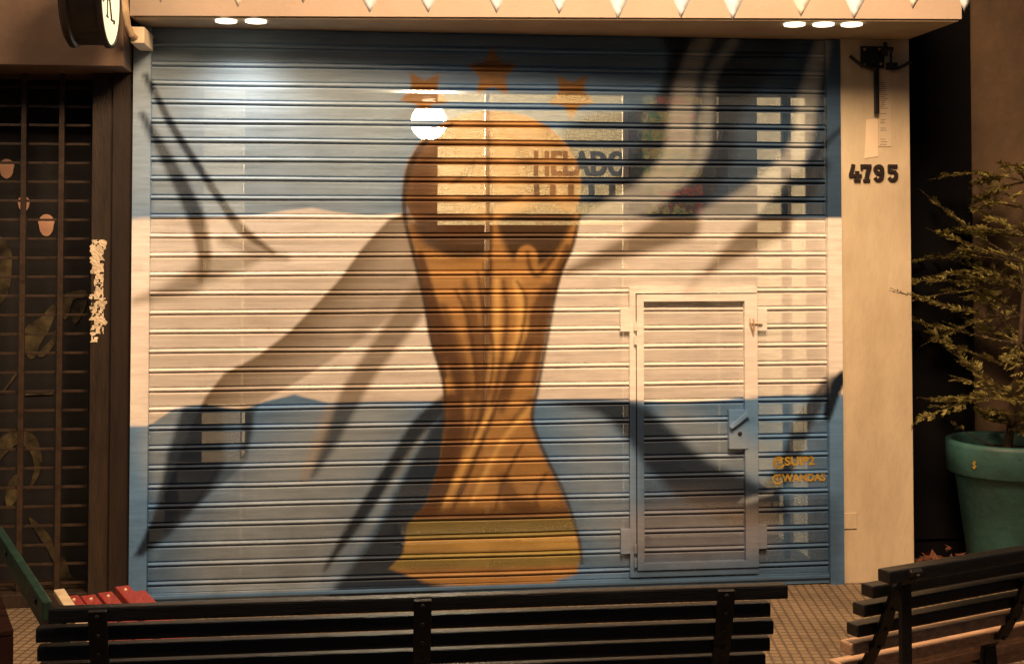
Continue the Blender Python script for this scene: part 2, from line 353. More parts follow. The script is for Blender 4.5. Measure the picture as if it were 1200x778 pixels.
def mural(X, Z):
    sh = X.shape; X = X.ravel(); Z = Z.ravel()
    C = np.zeros(X.shape+(3,)); C[:] = BLUE_TOP
    def lay(mask, col):
        nonlocal C
        C = C*(1-mask[:, None])+np.asarray(col)*mask[:, None] if np.ndim(col) == 1 else C*(1-mask[:, None])+col*mask[:, None]
    wm = poly_mask(X, Z, [(120, 258), (178, 256), (250, 255), (300, 253), (335, 247), (365, 244), (395, 249), (430, 252), (475, 250), (560, 254), (680, 255), (760, 255), (850, 256), (985, 256), (1010, 256),
                          (1010, 462), (965, 461), (890, 464), (850, 468), (800, 471), (740, 469), (690, 468), (640, 468), (600, 469), (480, 470), (420, 471), (385, 472), (345, 462), (310, 470), (285, 480), (240, 474), (205, 478), (178, 497), (120, 497)], .006)
    low = sstep((xz(500, 470)[1]-Z)/.02)
    lay(low, BLUE)
    # paler sprayed areas of the two blue fields; upper ones paint in downlight glow
    lay(stroke_mask(X, Z, [(190, 120), (300, 135), (430, 150)], [170, 210, 140], .26)*.92*(1-low), np.array([.36, .48, .60]))
    lay(stroke_mask(X, Z, [(150, 215), (300, 225), (430, 222)], [70, 100, 70], .15)*.6*(1-low), np.array([.36, .48, .60]))
    lay(stroke_mask(X, Z, [(310, 660), (370, 560), (440, 490)], [180, 140, 80], .18)*.85*low, LBLUE)
    lay(stroke_mask(X, Z, [(190, 560), (185, 520), (200, 490)], [30, 40, 40], .07)*.6*low, LBLUE)
    lay(stroke_mask(X, Z, [(690, 500), (705, 560), (720, 630)], [60, 80, 40], .15)*.55*low, LBLUE)
    lay(stroke_mask(X, Z, [(790, 490), (830, 520), (880, 540)], [30, 60, 40], .08)*.7*low, LBLUE)
    lay(wm, WHITE)
    def fold(mask, k=1.0):
        col = NAVY*(1-wm[:, None])+TAN*wm[:, None]
        lay(np.clip(mask*k, 0, 1), col)
    # --- top right: dark sweep with pale ribbons
    up = 1-sstep((xz(800, 262)[1]-Z)/.02+.5)
    dk = poly_mask(X, Z, [(770, 30), (786, 80), (770, 118), (735, 130), (690, 136), (660, 150), (660, 262), (990, 262), (990, 30)], .035)
    lay(dk*.80*(1-wm), NAVY*1.3)
    lay(stroke_mask(X, Z, [(800, 40), (788, 100), (775, 150), (752, 200), (715, 236), (680, 252)], [10, 26, 34, 40, 32, 14], .03)*.85*(1-wm), NAVY)
    lay(stroke_mask(X, Z, [(905, 60), (858, 100), (842, 150), (838, 180), (805, 225), (765, 262)], [40, 60, 44, 50, 56, 46], .035)*.9*(1-wm), NAVY)
    lay(stroke_mask(X, Z, [(828, 40), (806, 90), (798, 140), (794, 180), (768, 222), (715, 250), (690, 258)], [18, 26, 30, 36, 40, 30, 18], .028)*.92*(1-wm), np.array([.38, .42, .45]))
    lay(stroke_mask(X, Z, [(860, 48), (834, 90), (828, 140), (822, 180), (800, 214)], [12, 14, 16, 16, 10], .025)*.8*(1-wm), np.array([.33, .38, .42]))
    lay(stroke_mask(X, Z, [(962, 55), (948, 110), (938, 170), (912, 208), (876, 240), (840, 258), (820, 266)], [16, 24, 26, 32, 40, 40, 30], .028)*.9*(1-wm), np.array([.40, .43, .45]))
    lay(stroke_mask(X, Z, [(962, 196), (945, 212), (925, 235), (905, 262)], [18, 38, 40, 36], .025)*.85*(1-wm), NAVY)
    lay(stroke_mask(X, Z, [(985, 150), (965, 170), (945, 200)], [5, 8, 6], .012)*.9, NAVY)
    # --- folds in the white band, right
    fold(stroke_mask(X, Z, [(800, 262), (755, 282), (705, 303), (664, 319)], [44, 30, 20, 7], .03)*.85)
    fold(stroke_mask(X, Z, [(910, 262), (880, 280), (852, 300), (830, 318)], [40, 34, 20, 4], .03)*.85)
    fold(stroke_mask(X, Z, [(838, 305), (815, 330), (800, 345)], [14, 10, 3], .03)*.3)
    # --- folds, left
    fold(stroke_mask(X, Z, [(172, 90), (200, 145), (232, 195), (262, 240), (282, 268), (320, 296)], [6, 9, 9, 9, 12, 4], .012)*.95)
    fold(stroke_mask(X, Z, [(168, 135), (192, 180), (214, 220), (232, 262), (240, 305), (236, 325)], [6, 14, 18, 20, 15, 10], .018)*.92)
    fold(stroke_mask(X, Z, [(160, 352), (190, 343), (222, 330), (246, 316), (300, 305)], [8, 14, 26, 30, 6], .03)*.7)
    fold(stroke_mask(X, Z, [(262, 282), (300, 295), (335, 302)], [10, 14, 6], .03)*.7)
    fold(poly_mask(X, Z, [(170, 350), (240, 322), (330, 316), (400, 330), (340, 385), (262, 440), (170, 480)], .06)*.13)
    # the big diagonal fold: crisp left edge, soft right
    le = smoothc(P([(492, 244), (455, 258), (425, 290), (400, 325), (372, 355), (340, 388), (305, 415), (262, 438), (240, 466), (224, 500), (200, 560), (184, 600), (158, 650)]), 6)
    reg = poly_mask(X, Z, [(492, 244), (455, 258), (425, 290), (400, 325), (372, 355), (340, 388), (305, 415), (262, 438), (240, 466), (224, 500), (200, 560), (184, 600), (158, 650),
                           (168, 650), (205, 610), (262, 566), (290, 540), (296, 490), (306, 470), (345, 450), (420, 400), (470, 360), (500, 300)], .010)
    dl = dist_line(X, Z, le)
    fold(reg*np.clip(1.02-dl/.42, .25, 1)*np.where(wm > .5, .95, 1.0))
    fold(stroke_mask(X, Z, [(236, 480), (228, 540), (205, 590), (176, 640)], [44, 66, 44, 8], .02)*.9*low)
    fold(stroke_mask(X, Z, [(288, 470), (290, 500), (284, 535)], [10, 14, 6], .02)*.8*low)
    fold(stroke_mask(X, Z, [(505, 330), (470, 380), (432, 430), (408, 470), (385, 520), (366, 558)], [34, 30, 26, 26, 18, 3], .022)*.78)
    fold(stroke_mask(X, Z, [(495, 300), (462, 350), (420, 390)], [40, 40, 20], .06)*.4)
    lay(stroke_mask(X, Z, [(388, 475), (372, 520), (356, 560)], [8, 14, 8], .03)*.5*low, np.array([.42, .34, .24]))
    fold(stroke_mask(X, Z, [(522, 470), (492, 500), (462, 545), (432, 590), (405, 630), (380, 668)], [16, 22, 18, 16, 12, 2], .016)*.97)
    lay(poly_mask(X, Z, [(530, 470), (505, 500), (478, 548), (452, 602), (430, 640), (405, 672), (380, 700), (520, 704), (520, 560), (528, 500)], .025)*.93*low, NAVY)
    lay(stroke_mask(X, Z, [(500, 505), (470, 550), (440, 605), (415, 645)], [4, 10, 10, 4], .015)*.45*low, LBLUE)
    # --- lower right sweep
    fold(stroke_mask(X, Z, [(622, 462), (660, 468), (705, 474), (742, 492), (778, 530), (815, 562), (862, 585), (905, 596)], [6, 14, 24, 44, 54, 56, 60, 40], .03)*.95*low)
    lay(poly_mask(X, Z, [(742, 500), (790, 545), (840, 572), (985, 580), (985, 684), (742, 684)], .05)*.45*low, NAVY*1.6)
    lay(stroke_mask(X, Z, [(975, 448), (962, 462), (940, 500), (925, 540), (900, 580)], [20, 18, 22, 22, 20], .02)*.85, NAVY)
    lay(stroke_mask(X, Z, [(985, 440), (976, 456), (968, 490)], [14, 16, 6], .010), NAVY*.7)
    lay(stroke_mask(X, Z, [(905, 578), (878, 584), (868, 588)], [4, 8, 4], .012)*.8, LBLUE)
    lay(stroke_mask(X, Z, [(900, 590), (872, 600), (860, 610)], [12, 22, 12], .02)*.8, NAVY)
    lay(stroke_mask(X, Z, [(752, 625), (810, 620), (880, 622)], [60, 80, 60], .08)*.5*low, np.array([.34, .31, .30]))  # shop light coming through the door, painted in as pinkish grey
    # --- golden ball trophy on a fluted stem
    body = [(478, 262), (487, 300), (494, 330), (500, 372), (510, 412), (520, 450), (521, 500), (515, 545), (500, 590), (478, 615), (472, 650), (456, 666), (505, 684), (560, 686), (640, 684), (676, 672), (681, 645), (672, 612), (655, 570), (634, 528), (622, 494), (628, 452), (636, 410), (646, 360), (660, 318), (674, 280), (680, 248)]
    ball = [(577+104*math.cos(a), 217+87*math.sin(a)) for a in np.linspace(0, 2*math.pi, 36, endpoint=False)]
    mb = np.maximum(poly_mask(X, Z, body, .008), poly_mask(X, Z, ball, .008))
    # outline
    ol = stroke_mask(X, Z, [(530, 146), (497, 168), (478, 205), (474, 250), (484, 295), (496, 345), (506, 400), (520, 450), (521, 500)], [3, 6, 7, 5, 5, 5, 5, 4, 3], .008)
    orr = stroke_mask(X, Z, [(682, 235), (672, 285), (655, 325), (642, 390), (630, 455), (624, 492), (640, 535), (662, 580), (678, 630), (682, 660)], [2, 5, 5, 5, 5, 5, 4, 4, 4, 3], .007)
    lay(mb, GOLD)
    def g(mask, col=GDARK, k=1.0): lay(np.clip(mask*mb*min(.95, k*1.5), 0, 1), col)
    g(stroke_mask(X, Z, [(520, 165), (492, 200), (488, 250), (500, 280)], [20, 30, 40, 30], .06), k=.45)
    g(stroke_mask(X, Z, [(570, 135), (577, 190), (574, 250)], [12, 14, 10], .05), k=.3)
    g(poly_mask(X, Z, [(486, 262), (500, 286), (525, 301), (550, 303), (570, 298), (576, 280), (572, 262), (540, 252), (505, 250)], .022, 4), OUTL, .72)
    g(poly_mask(X, Z, [(584, 258), (592, 290), (604, 306), (630, 312), (652, 296), (668, 268), (672, 250), (625, 246)], .022, 4), OUTL, .70)
    lay(poly_mask(X, Z, [(604, 304), (610, 290), (622, 288), (630, 300), (628, 322), (616, 332), (606, 322)], .010, 4)*.9, GOLD*1.1)
    g(stroke_mask(X, Z, [(555, 190), (545, 205), (530, 214)], [4, 5, 3], .012), OUTL, .5)
    g(stroke_mask(X, Z, [(640, 150), (665, 190), (672, 230)], [10, 18, 14], .04), GDARK, .4)
    # stem flutes
    for pts, w, k in (([(572, 310), (570, 380), (568, 450), (560, 510)], [10, 12, 8, 4], .8), ([(545, 330), (556, 390), (560, 450), (545, 520)], [6, 18, 10, 5], .5),
                      ([(500, 340), (522, 400), (538, 450), (538, 490)], [12, 20, 14, 8], .65), ([(590, 330), (594, 370), (590, 410), (578, 470), (556, 520), (536, 580)], [4, 5, 5, 6, 8, 4], .75),
                      ([(640, 340), (622, 390), (604, 430), (588, 480)], [16, 24, 20, 8], .55), ([(622, 470), (600, 500), (575, 540), (550, 590)], [8, 8, 6, 4], .55),
                      ([(520, 360), (540, 420), (552, 470)], [8, 14, 8], .45), ([(528, 470), (535, 500), (525, 545), (505, 585)], [20, 22, 26, 24], .75),
                      ([(605, 490), (580, 530), (555, 580)], [5, 5, 3], .5), ([(625, 500), (645, 545), (660, 585)], [6, 8, 8], .35), ([(590, 560), (600, 585), (620, 595)], [14, 22, 18], .45)):
        g(stroke_mask(X, Z, pts, w, .02), GDARK, k)
    for pts, w in (([(582, 330), (582, 390), (574, 450)], [6, 8, 5]), ([(620, 480), (590, 515), (566, 560), (552, 590)], [6, 9, 8, 4]), ([(575, 480), (556, 520), (530, 575), (515, 600)], [6, 8, 8, 4]), ([(606, 330), (612, 380), (600, 420)], [10, 14, 8])):
        g(stroke_mask(X, Z, pts, w, .018), np.array([.78, .50, .17]), .6)
    for pts, w, k in (([(492, 300), (503, 350), (512, 400), (520, 440)], [10, 16, 16, 8], .7), ([(665, 290), (648, 340), (636, 395), (626, 450)], [8, 12, 14, 8], .5),
                      ([(560, 320), (566, 360), (578, 410), (572, 460), (552, 520)], [3, 5, 4, 4, 3], .8), ([(606, 330), (616, 350), (612, 390), (596, 440), (572, 500), (548, 560), (530, 598)], [3, 4, 4, 4, 5, 4, 3], .75),
                      ([(534, 340), (548, 372), (556, 420), (560, 460)], [3, 4, 4, 2], .7), ([(612, 520), (592, 560), (580, 598)], [3, 4, 2], .6), ([(640, 555), (628, 580), (632, 600)], [4, 5, 3], .5),
                      ([(525, 500), (516, 545), (502, 590), (486, 610)], [26, 30, 34, 30], .5), ([(650, 300), (632, 322), (622, 316), (618, 296)], [5, 6, 5, 4], .6)):
        g(stroke_mask(X, Z, pts, w, .013), GDARK, k)
    g(poly_mask(X, Z, [(480, 200), (500, 165), (530, 150), (572, 145), (572, 262), (500, 262), (482, 250)], .05)*.42, GDARK, .8)
    g(poly_mask(X, Z, [(600, 160), (640, 165), (668, 200), (676, 245), (620, 246), (596, 210)], .05)*.26, GDARK, .8)
    g(stroke_mask(X, Z, [(573, 160), (572, 200), (575, 250), (573, 330)], [3, 5, 6, 4], .010), GDARK, .6)
    g(stroke_mask(X, Z, [(500, 190), (498, 230), (520, 262), (555, 270)], [26, 44, 44, 26], .05), GDARK, .45)
    g(stroke_mask(X, Z, [(610, 180), (628, 215), (640, 250)], [10, 22, 30], .05), GDARK, .4)
    g(stroke_mask(X, Z, [(548, 232), (580, 234), (610, 230)], [6, 12, 4], .014), GDARK, .7)
    # base bands
    g(stroke_mask(X, Z, [(470, 600), (560, 604), (670, 598)], [20, 16, 12], .03), GDARK, .6)
    g(stroke_mask(X, Z, [(470, 620), (570, 620), (675, 616)], [22, 22, 22], .012), np.array([.24, .20, .055]), .85)
    g(stroke_mask(X, Z, [(455, 657), (570, 655), (681, 651)], [18, 18, 18], .012), np.array([.34, .27, .07]), .8)
    g(stroke_mask(X, Z, [(480, 640), (570, 638), (678, 634)], [14, 14, 14], .012), np.array([.66, .43, .12]), .8)
    lay(ol, OUTL); lay(orr*.85, OUTL)
    # stars
    for cx, cy, r, rot in ((577, 86, 31, 0), (497, 110, 30, 38), (670, 112, 29, 36)):
        pts = []
        for k in range(10):
            a = math.radians(rot+36*k-90); rr = r if k % 2 == 0 else r*.52
            pts.append((cx+rr*math.cos(a), cy+rr*math.sin(a)))
        sm = poly_mask(X, Z, pts, .008)
        lay(sm, GOLD*.72)
        lay(stroke_mask(X, Z, [(cx-r*.6, cy-r*.3), (cx, cy-r*.2), (cx+r*.6, cy-r*.3)], [6, 12, 6], .04)*sm*.5, GDARK)
    # a little brush and spray mottling of the paint itself
    C = C*(1+.06*np.sin(X*3.1+Z*1.7)[:, None])
    return np.clip(C, 0, 1).reshape(sh+(3,))

DENTS = [(.35, .55, .09, .010), (.9, .28, .12, .009), (1.35, .42, .07, .008), (2.1, .75, .10, .008), (2.95, .45, .08, .008), (.5, 1.2, .10, .007), (1.0, .85, .08, .007), (2.25, 1.55, .12, .006), (1.9, .25, .10, .008), (2.6, .6, .07, .007)]
PITCH_S, Z0 = .0868, .092
def grid_mesh(name, xs, zs, yoff, perf, parent, skip=None):
    """vertical sheet facing the street: xs columns, zs rows with an offset in y and the share of the slots"""
    X, Z = np.meshgrid(xs, zs); Yo = np.repeat(np.asarray(yoff)[:, None], len(xs), 1)
    col = mural(X, Z); pf = np.repeat(np.asarray(perf)[:, None], len(xs), 1)
    kk = np.floor((Z-Z0-.05)/PITCH_S); ph = np.sin(kk*12.9898)*43758.5453; ph = (ph-np.floor(ph))*6.283
    Yo = Yo+.0011*np.sin(X*3.3+ph)+.0006*np.sin(X*9.7+ph*2.3)
    Zw = Z+.0008*np.sin(X*2.1+ph*1.7)+.0005*np.sin(X*6.3+ph)
    for dx_, dz_, rr_, dd_ in DENTS: Yo = Yo+dd_*np.exp(-((X-dx_)**2+((Z-dz_)*1.6)**2)/rr_**2)
    nr, nc = X.shape; v = np.stack([X, Yo, Zw], -1).reshape(-1, 3)
    i = np.arange(nr*nc).reshape(nr, nc)
    q = np.stack([i[:-1, :-1], i[:-1, 1:], i[1:, 1:], i[1:, :-1]], -1)
    if skip is not None:
        cx = (X[:-1, :-1]+X[1:, 1:])/2; cz = (Z[:-1, :-1]+Z[1:, 1:])/2
        q = q[~((cx > skip[0]) & (cx < skip[1]) & (cz > skip[2]) & (cz < skip[3]))]
    q = q.reshape(-1, 4)
    me = bpy.data.meshes.new(name); me.from_pydata(v.tolist(), [], q.tolist())
    set_paint(me, col.reshape(-1, 3), pf.ravel())
    for p in me.polygons: p.use_smooth = True
    me.materials.append(M['paint'])
    o = bpy.data.objects.new(name, me); COL.objects.link(o); o.parent = parent
    return o
def set_paint(me, col, pf):
    a = me.attributes.new('paint', 'FLOAT_COLOR', 'POINT')
    a.data.foreach_set('color', np.concatenate([col, np.ones((len(col), 1))], 1).astype(np.float32).ravel())
    b = me.attributes.new('perf', 'FLOAT', 'POINT'); b.data.foreach_set('value', np.asarray(pf, np.float32))
def painted(mb, name, parent):
    """a mesh whose vertices take the mural's colour where they stand"""
    o = mb.build(name, M['paint'], parent); me = o.data
    co = np.empty(len(me.vertices)*3); me.vertices.foreach_get('co', co); co = co.reshape(-1, 3)
    set_paint(me, mural(co[:, 0], co[:, 2]), np.zeros(len(co))); return o
def dense_box(mb, x0, x1, y0, y1, z0, z1, step=.014):
    t = bmesh.new(); nx = max(1, int(round((x1-x0)/step))); nz = max(1, int(round((z1-z0)/step)))
    xs = np.linspace(x0, x1, nx+1); zs = np.linspace(z0, z1, nz+1)
    F = [[t.verts.new((x, y0, z)) for x in xs] for z in zs]
    for a in range(nz):
        for b in range(nx): t.faces.new((F[a][b], F[a][b+1], F[a+1][b+1], F[a+1][b]))
    B = {}
    def bk(a, b):
        if (a, b) not in B: B[(a, b)] = t.verts.new((xs[b], y1, zs[a]))
        return B[(a, b)]
    for b in range(nx):
        t.faces.new((F[0][b], bk(0, b), bk(0, b+1), F[0][b+1])); t.faces.new((F[nz][b+1], bk(nz, b+1), bk(nz, b), F[nz][b]))
    for a in range(nz):
        t.faces.new((F[a+1][0], bk(a+1, 0), bk(a, 0), F[a][0])); t.faces.new((F[a][nx], bk(a, nx), bk(a+1, nx), F[a+1][nx]))
    mb.join(t)

# ================================================================== ground
g = MB(); g.box(-80, 80, -80, 0.05, -.3, 0.0); pav = g.build('pavement', M['pave']); tag(pav, kind='structure')

# ================================================================== roller shutter
SW, SH = 3.166, 2.60
shutter = empty('roller_shutter', 'wide closed roller shutter painted with a blue and white flag and a golden trophy', 'shutter', (0, 0, 0))
PITCH_S, Z0 = .0868, .092
rows = []
JOINT = [(.0172, 0), (.0162, .0006), (.0154, .0080), (.0094, .0080), (.0082, -.0020), (.0050, -.0066), (.0012, -.0078), (-.0026, -.0062), (-.0050, -.0020), (-.0058, .0100), (-.0120, .0100), (-.0130, .0004), (-.0172, 0)]
k = 0
zz = Z0
while zz < SH+.05:
    for dz, dy in JOINT[::-1]: rows.append((zz+dz, dy, 0.0))
    za, zb = zz+.0172, zz+PITCH_S-.0172
    for t in (.015, .14, .26, .38, .5, .62, .74, .86, .985):
        rows.append((za+(zb-za)*t, -.0012*math.sin(t*math.pi*4)**2, 1.0))
    zz += PITCH_S
rows = [(.055, 0, 0), (.07, 0, 0)]+[r for r in rows if r[0] < SH+.02]
# slots start right at the edge of the joints: flat rows carry 1, joint rows 0
zr = [r[0] for r in rows]; yr = [r[1] for r in rows]; pr = [r[2] for r in rows]
PERF = .36
pr = [p*PERF for p in pr]
DX0, DZ1 = xz(736.5, 336.5); DX1, DZ0 = xz(887.5, 670)
grid_mesh('slat_curtain', np.linspace(0, SW, 400), zr, yr, pr, shutter, (DX0+.012, DX1-.012, DZ0+.012, DZ1-.012))
# bottom rail
b = MB(); dense_box(b, .0, SW, -.016, .02, .006, .052); b.box(.0, SW, -.026, -.016, .030, .046, .004); painted(b, 'bottom_rail', shutter)
for gx0, gx1 in ((-.078, -.002), (SW+.002, SW+.070)):
    b = MB(); dense_box(b, gx0, gx1, -.030, .05, 0.0, SH); painted(b, 'guide_rail', shutter)
for sx in (.02, SW-.03):   # rivets along the guide rails are part of each rail's look
    pass
# wicket door
ax0, az1 = xz(744.5, 345); ax1, az0 = xz(887, 662)
ix0, iz1 = xz(752.5, 353); ix1, iz0 = xz(872, 655)
door_frame = MB()
dense_box(door_frame, DX0, ax0-.004, -.024, .01, DZ0, DZ1)
dense_box(door_frame, ax0-.004, DX1, -.024, .01, az1+.006, DZ1)
dense_box(door_frame, ax0-.004, DX1, -.024, .01, DZ0, az0-.006)
door = painted(door_frame, 'wicket_door', shutter)
leaf = MB()
dense_box(leaf, ax0, ix0, -.033, .008, az0, az1)
dense_box(leaf, ix1, DX1-.002, -.033, .008, az0, az1)
dense_box(leaf, ix0, ix1, -.033, .008, iz1, az1)
dense_box(leaf, ix0, ix1, -.033, .008, az0, iz0)
painted(leaf, 'door_leaf_frame', door)
sel = [r for r in rows if iz0-.02 < r[0] < iz1+.02]
grid_mesh('door_panel', np.linspace(ix0-.005, ix1+.005, 64), [r[0] for r in sel], [r[1]+.0005 for r in sel], [r[2]*PERF for r in sel], door)
for x0, y0, x1, y1 in ((726, 361, 737.5, 388), (726.5, 619, 737.5, 647)):
    b = MB(); a0, c1 = xz(x0, y0); a1, c0 = xz(x1, y1); dense_box(b, a0, a1, -.026, .0, c0, c1, .02)
    h = painted(b, 'hinge', door)
    for d0, d1 in ((.005, .045), (-.06, -.02)):
        b = MB(); b.tube([(a1+.022, -.036, c0+d0), (a1+.022, -.036, c0+d1)], .007, 10); painted(b, 'hinge_pin', door)
for x0, y0, x1, y1 in ((886, 361, 897, 387), (887, 614, 897, 641)):
    b = MB(); a0, c1 = xz(x0, y0); a1, c0 = xz(x1, y1); dense_box(b, a0, a1, -.026, .0, c0, c1, .02); painted(b, 'latch_tab', door)
b = MB(); a0, c1 = xz(852, 479.5); a1, c0 = xz(874, 524); dense_box(b, a0, a1, -.038, -.005, c0, c1, .014); lp = painted(b, 'lock_plate', door)
b = MB(); p = at(857, 500, -.05); q = at(877, 484, -.055); b.bar(p, q, .014, .022, .004); b.tube([at(858, 499, -.037), at(858, 499, -.06)], .011, 12); painted(b, 'handle', door)
b = MB(); c = at(867, 508, -.038); b.lathe([(.010, 0), (.010, .003), (.0065, .0045)], (0, 0, 0), 16); 
for v in b.bm.verts: v.co = Vector((c.x+v.co.x, -.0385-v.co.z, c.z+v.co.y))
b.build('keyhole', M['darkjamb'], door)
b = MB(); c = at(882, 378, -.04)
b.tube([(c.x-.012, -.036, c.z+.02), (c.x-.014, -.046, c.z), (c.x-.004, -.048, c.z-.03), (c.x+.002, -.044, c.z-.055), (c.x+.006, -.046, c.z-.01), (c.x+.004, -.038, c.z+.02)], .0035, 6)
b.tube([(c.x-.005, -.04, c.z-.005), (c.x+.05, -.034, c.z-.008)], .004, 6)
b.build('wire_loop', M['conduit'], door)
# artists' signature sprayed in yellow
text_mesh('signature', '@SUIP2', .038, M['yellow'], wallmtx(*at(905, 545, -.003).to_tuple()[:1], -.0032, xz(905, 545)[1]), shutter, .0008, .002, 1.12)
text_mesh('signature', '@WANDAS', .034, M['yellow'], wallmtx(xz(905, 564)[0], -.0032, xz(905, 564)[1]), shutter, .0008, .002, 1.0)

# ================================================================== cream pillar with its number
PX0, PX1 = xz(985.5, 400)[0], xz(1067, 400)[0]
b = MB(); b.box(PX0, PX1, -.018, 1.3, 0.0, 3.2, .004)
pillar = b.build('pillar', M['pillar']); tag(pillar, 'cream plastered pillar to the right of the roller shutter', 'pillar')
# old cover plate low on the pillar
b = MB(); a0, c1 = xz(986, 601, -.02); a1, c0 = xz(1004, 619, -.02); b.box(a0+.004, a1, -.024, -.018, c0, c1, .002); b.build('cover_plate', M['pillar'], pillar)
b = MB(); a0, c1 = xz(1013, 139, -.02); a1, c0 = xz(1029, 186, -.02); b.prism([(a0, c0), (a1, c0+.01), (a1, c1), (a0+.01, c1-.005)], -.0205, -.018); b.build('pale_patch', M['palepaint'], pillar)
num = empty('house_number', 'black slab numerals 4795 fixed on the cream pillar', 'house number', at(1023, 212, -.02))
def digit(ch, ox):
    b = MB(); x0, z0 = xz(ox, 213, -.02); u = .0815/16*1.02
    def T(pts): return [(x0+p[0]*u, z0+p[1]*u) for p in pts]
    lay = [0]
    def st(pts, w): lay[0] += 1; b.stroke(T(pts), (np.array(w)*u), -.028-.0006*lay[0], -.0182)
    if ch == '4':
        st([(3.6, 16), (2.6, 11), (1.0, 6.4)], 3.4); st([(-.6, 5.6), (11.4, 5.6)], 3.0); st([(7.2, 9.8), (7.2, 0.6)], 3.6); st([(4.2, 1.1), (10.2, 1.1)], 2.2)
    if ch == '7':
        st([(0, 14.4), (10.2, 14.4)], 3.2); st([(1.0, 14.5), (1.0, 11.0)], 2.0); st([(8.6, 14), (6.6, 8.5), (5.4, 1.5)], 3.6); st([(2.4, 1.1), (8.6, 1.1)], 2.2)
    if ch in '9':
        st([(5+3.3*math.cos(a), 11+3.3*math.sin(a)) for a in np.linspace(0, 2*math.pi, 22)], 3.4)
        st([(8.4, 11), (8.5, 7), (7.4, 3.2), (5.2, 1.5), (2.6, 1.6), (1.2, 3.6)], [3.4, 3.4, 3.4, 3.0, 2.8, 3.2])
    if ch == '5':
        st([(1.0, 14.4), (9.4, 14.4)], 3.2); st([(1.8, 15), (1.8, 8.2)], 2.8)
        st([(1.8, 8.6), (4.2, 9.6), (6.8, 9.0), (8.4, 6.6), (8.0, 3.6), (6.0, 1.7), (3.4, 1.5), (1.2, 3.6)], [2.4, 2.8, 3.2, 3.4, 3.4, 3.2, 2.8, 3.0])
    b.build('digit', M['digit'], num)
for ch, ox in (('4', 995.5), ('7', 1008.5), ('9', 1023.5), ('5', 1039.8)): digit(ch, ox)
# notice and bracket
notice = MB(); a0, c1 = xz(1029, 82, -.02); a1, c0 = xz(1044, 172, -.02); notice.box(a0, a1, -.0212, -.018, c0, c1)
no_ = notice.build('paper_notice', M['paperstrip']); tag(no_, 'long narrow paper notice with faded grey lines pasted on the cream pillar', 'notice')
for (y0, y1, st_) in ((97, 111, 2.3), (113, 129, 2.3), (133, 135, 3), (140, 146, 2), (150, 153, 2.5), (163, 170, 3)):
    y = y0; b = MB()
    while y < y1:
        l = 1031+random.random()*1.5; r = 1036+random.random()*5
        A = at(l, y, -.0212); B_ = at(r, y+.9, -.0212); b.box(A.x, B_.x, -.0216, -.0211, B_.z, A.z); y += st_
    b.build('printed_block', M['ink'], no_)
br = empty('shutter_bracket', 'black steel bracket with a hanging bar bolted at the top of the cream pillar', 'bracket', at(1022, 68, -.02))
b = MB(); a0, c1 = xz(1009, 54.5, -.03); a1, c0 = xz(1036, 80, -.03); b.box(a0, a1, -.034, -.0175, c0, c1, .002); b.build('mounting_plate', M['blackmetal'], br)
for qx, qy in ((1013, 58), (1031, 58), (1013, 76.5), (1032, 75)):
    c = at(qx, qy, -.034); t = MB(); t.lathe([(.007, 0), (.007, .004), (.004, .006)], (0, 0, 0), 10)
    for v in t.bm.verts: v.co = Vector((c.x+v.co.x, -.0335-v.co.z, c.z+v.co.y))
    t.build('bolt', M['steel'], br)
b = MB(); a0, c1 = xz(1024, 74, -.04); a1, c0 = xz(1030, 134, -.04); b.box(a0, a1, -.050, -.034, c0, c1, .003); b.build('hanging_bar', M['blackmetal'], br)
b = MB(); b.tube([at(1032, 62, -.05), at(1040, 58, -.06), at(1046, 59, -.06)], .014, 8); b.tube([at(1037, 50, -.06), at(1039, 66, -.06)], .010, 8); b.box(*sorted((at(1035, 60, 0).x, at(1046, 60, 0).x)), -.06, -.03, at(0, 66, -.04).z, at(0, 57, -.04).z, .003)
b.tube([at(1044, 62, -.06), at(1044, 82, -.06)], .006, 6); b.build('tensioner', M['blackmetal'], br)
cb = MB(); cb.tube([at(996, 66, -.025), at(1003, 72, -.035), at(1010, 77, -.04), at(1018, 80, -.042), at(1025, 81, -.042)], .008, 8)
tag(cb.build('cable', M['cable']), 'short black cable end sticking out left of the steel bracket on the cream pillar', 'cable')
cb = MB(); cb.tube([at(1044, 81.5, -.04), at(1052, 80.5, -.035), at(1060, 77, -.03), at(1067, 73, -.025)], .008, 8)
tag(cb.build('cable', M['cable']), 'short black cable running from the steel bracket to the right edge of the cream pillar', 'cable')

# ================================================================== canopy over the shutter
A0 = atz(152, 20.5, 2.605); A1 = atz(1127, 24.5, 2.605)
canopy = empty('canopy', 'cream plaster canopy over the roller shutter with recessed lamps in its underside', 'canopy', (0, 0, 0))
b = MB()
t = bmesh.new()
base = [(A0.x, A0.y), (A1.x, A1.y), (A1.x+.0, .6), (A0.x-.0, .6)]
lo = [t.verts.new((x, y, 2.612)) for x, y in base]; hi = [t.verts.new((x, y, 3.2)) for x, y in base]
for i in range(4): t.faces.new((lo[i], lo[(i+1) % 4], hi[(i+1) % 4], hi[i]))
t.faces.new(hi); t.faces.new(lo[::-1]); bmesh.ops.recalc_face_normals(t, faces=t.faces); b.join(t)
b.build('fascia', M['fascia'], canopy)
b = MB(); t = bmesh.new()
base = [(A0.x+.02, A0.y+.012), (A1.x-.012, A1.y+.012), (A1.x-.012, .07), (A0.x+.02, .07)]
lo = [t.verts.new((x, y, 2.603)) for x, y in base]; hi = [t.verts.new((x, y, 2.6115)) for x, y in base]
for i in range(4): t.faces.new((lo[i], lo[(i+1) % 4], hi[(i+1) % 4], hi[i]))
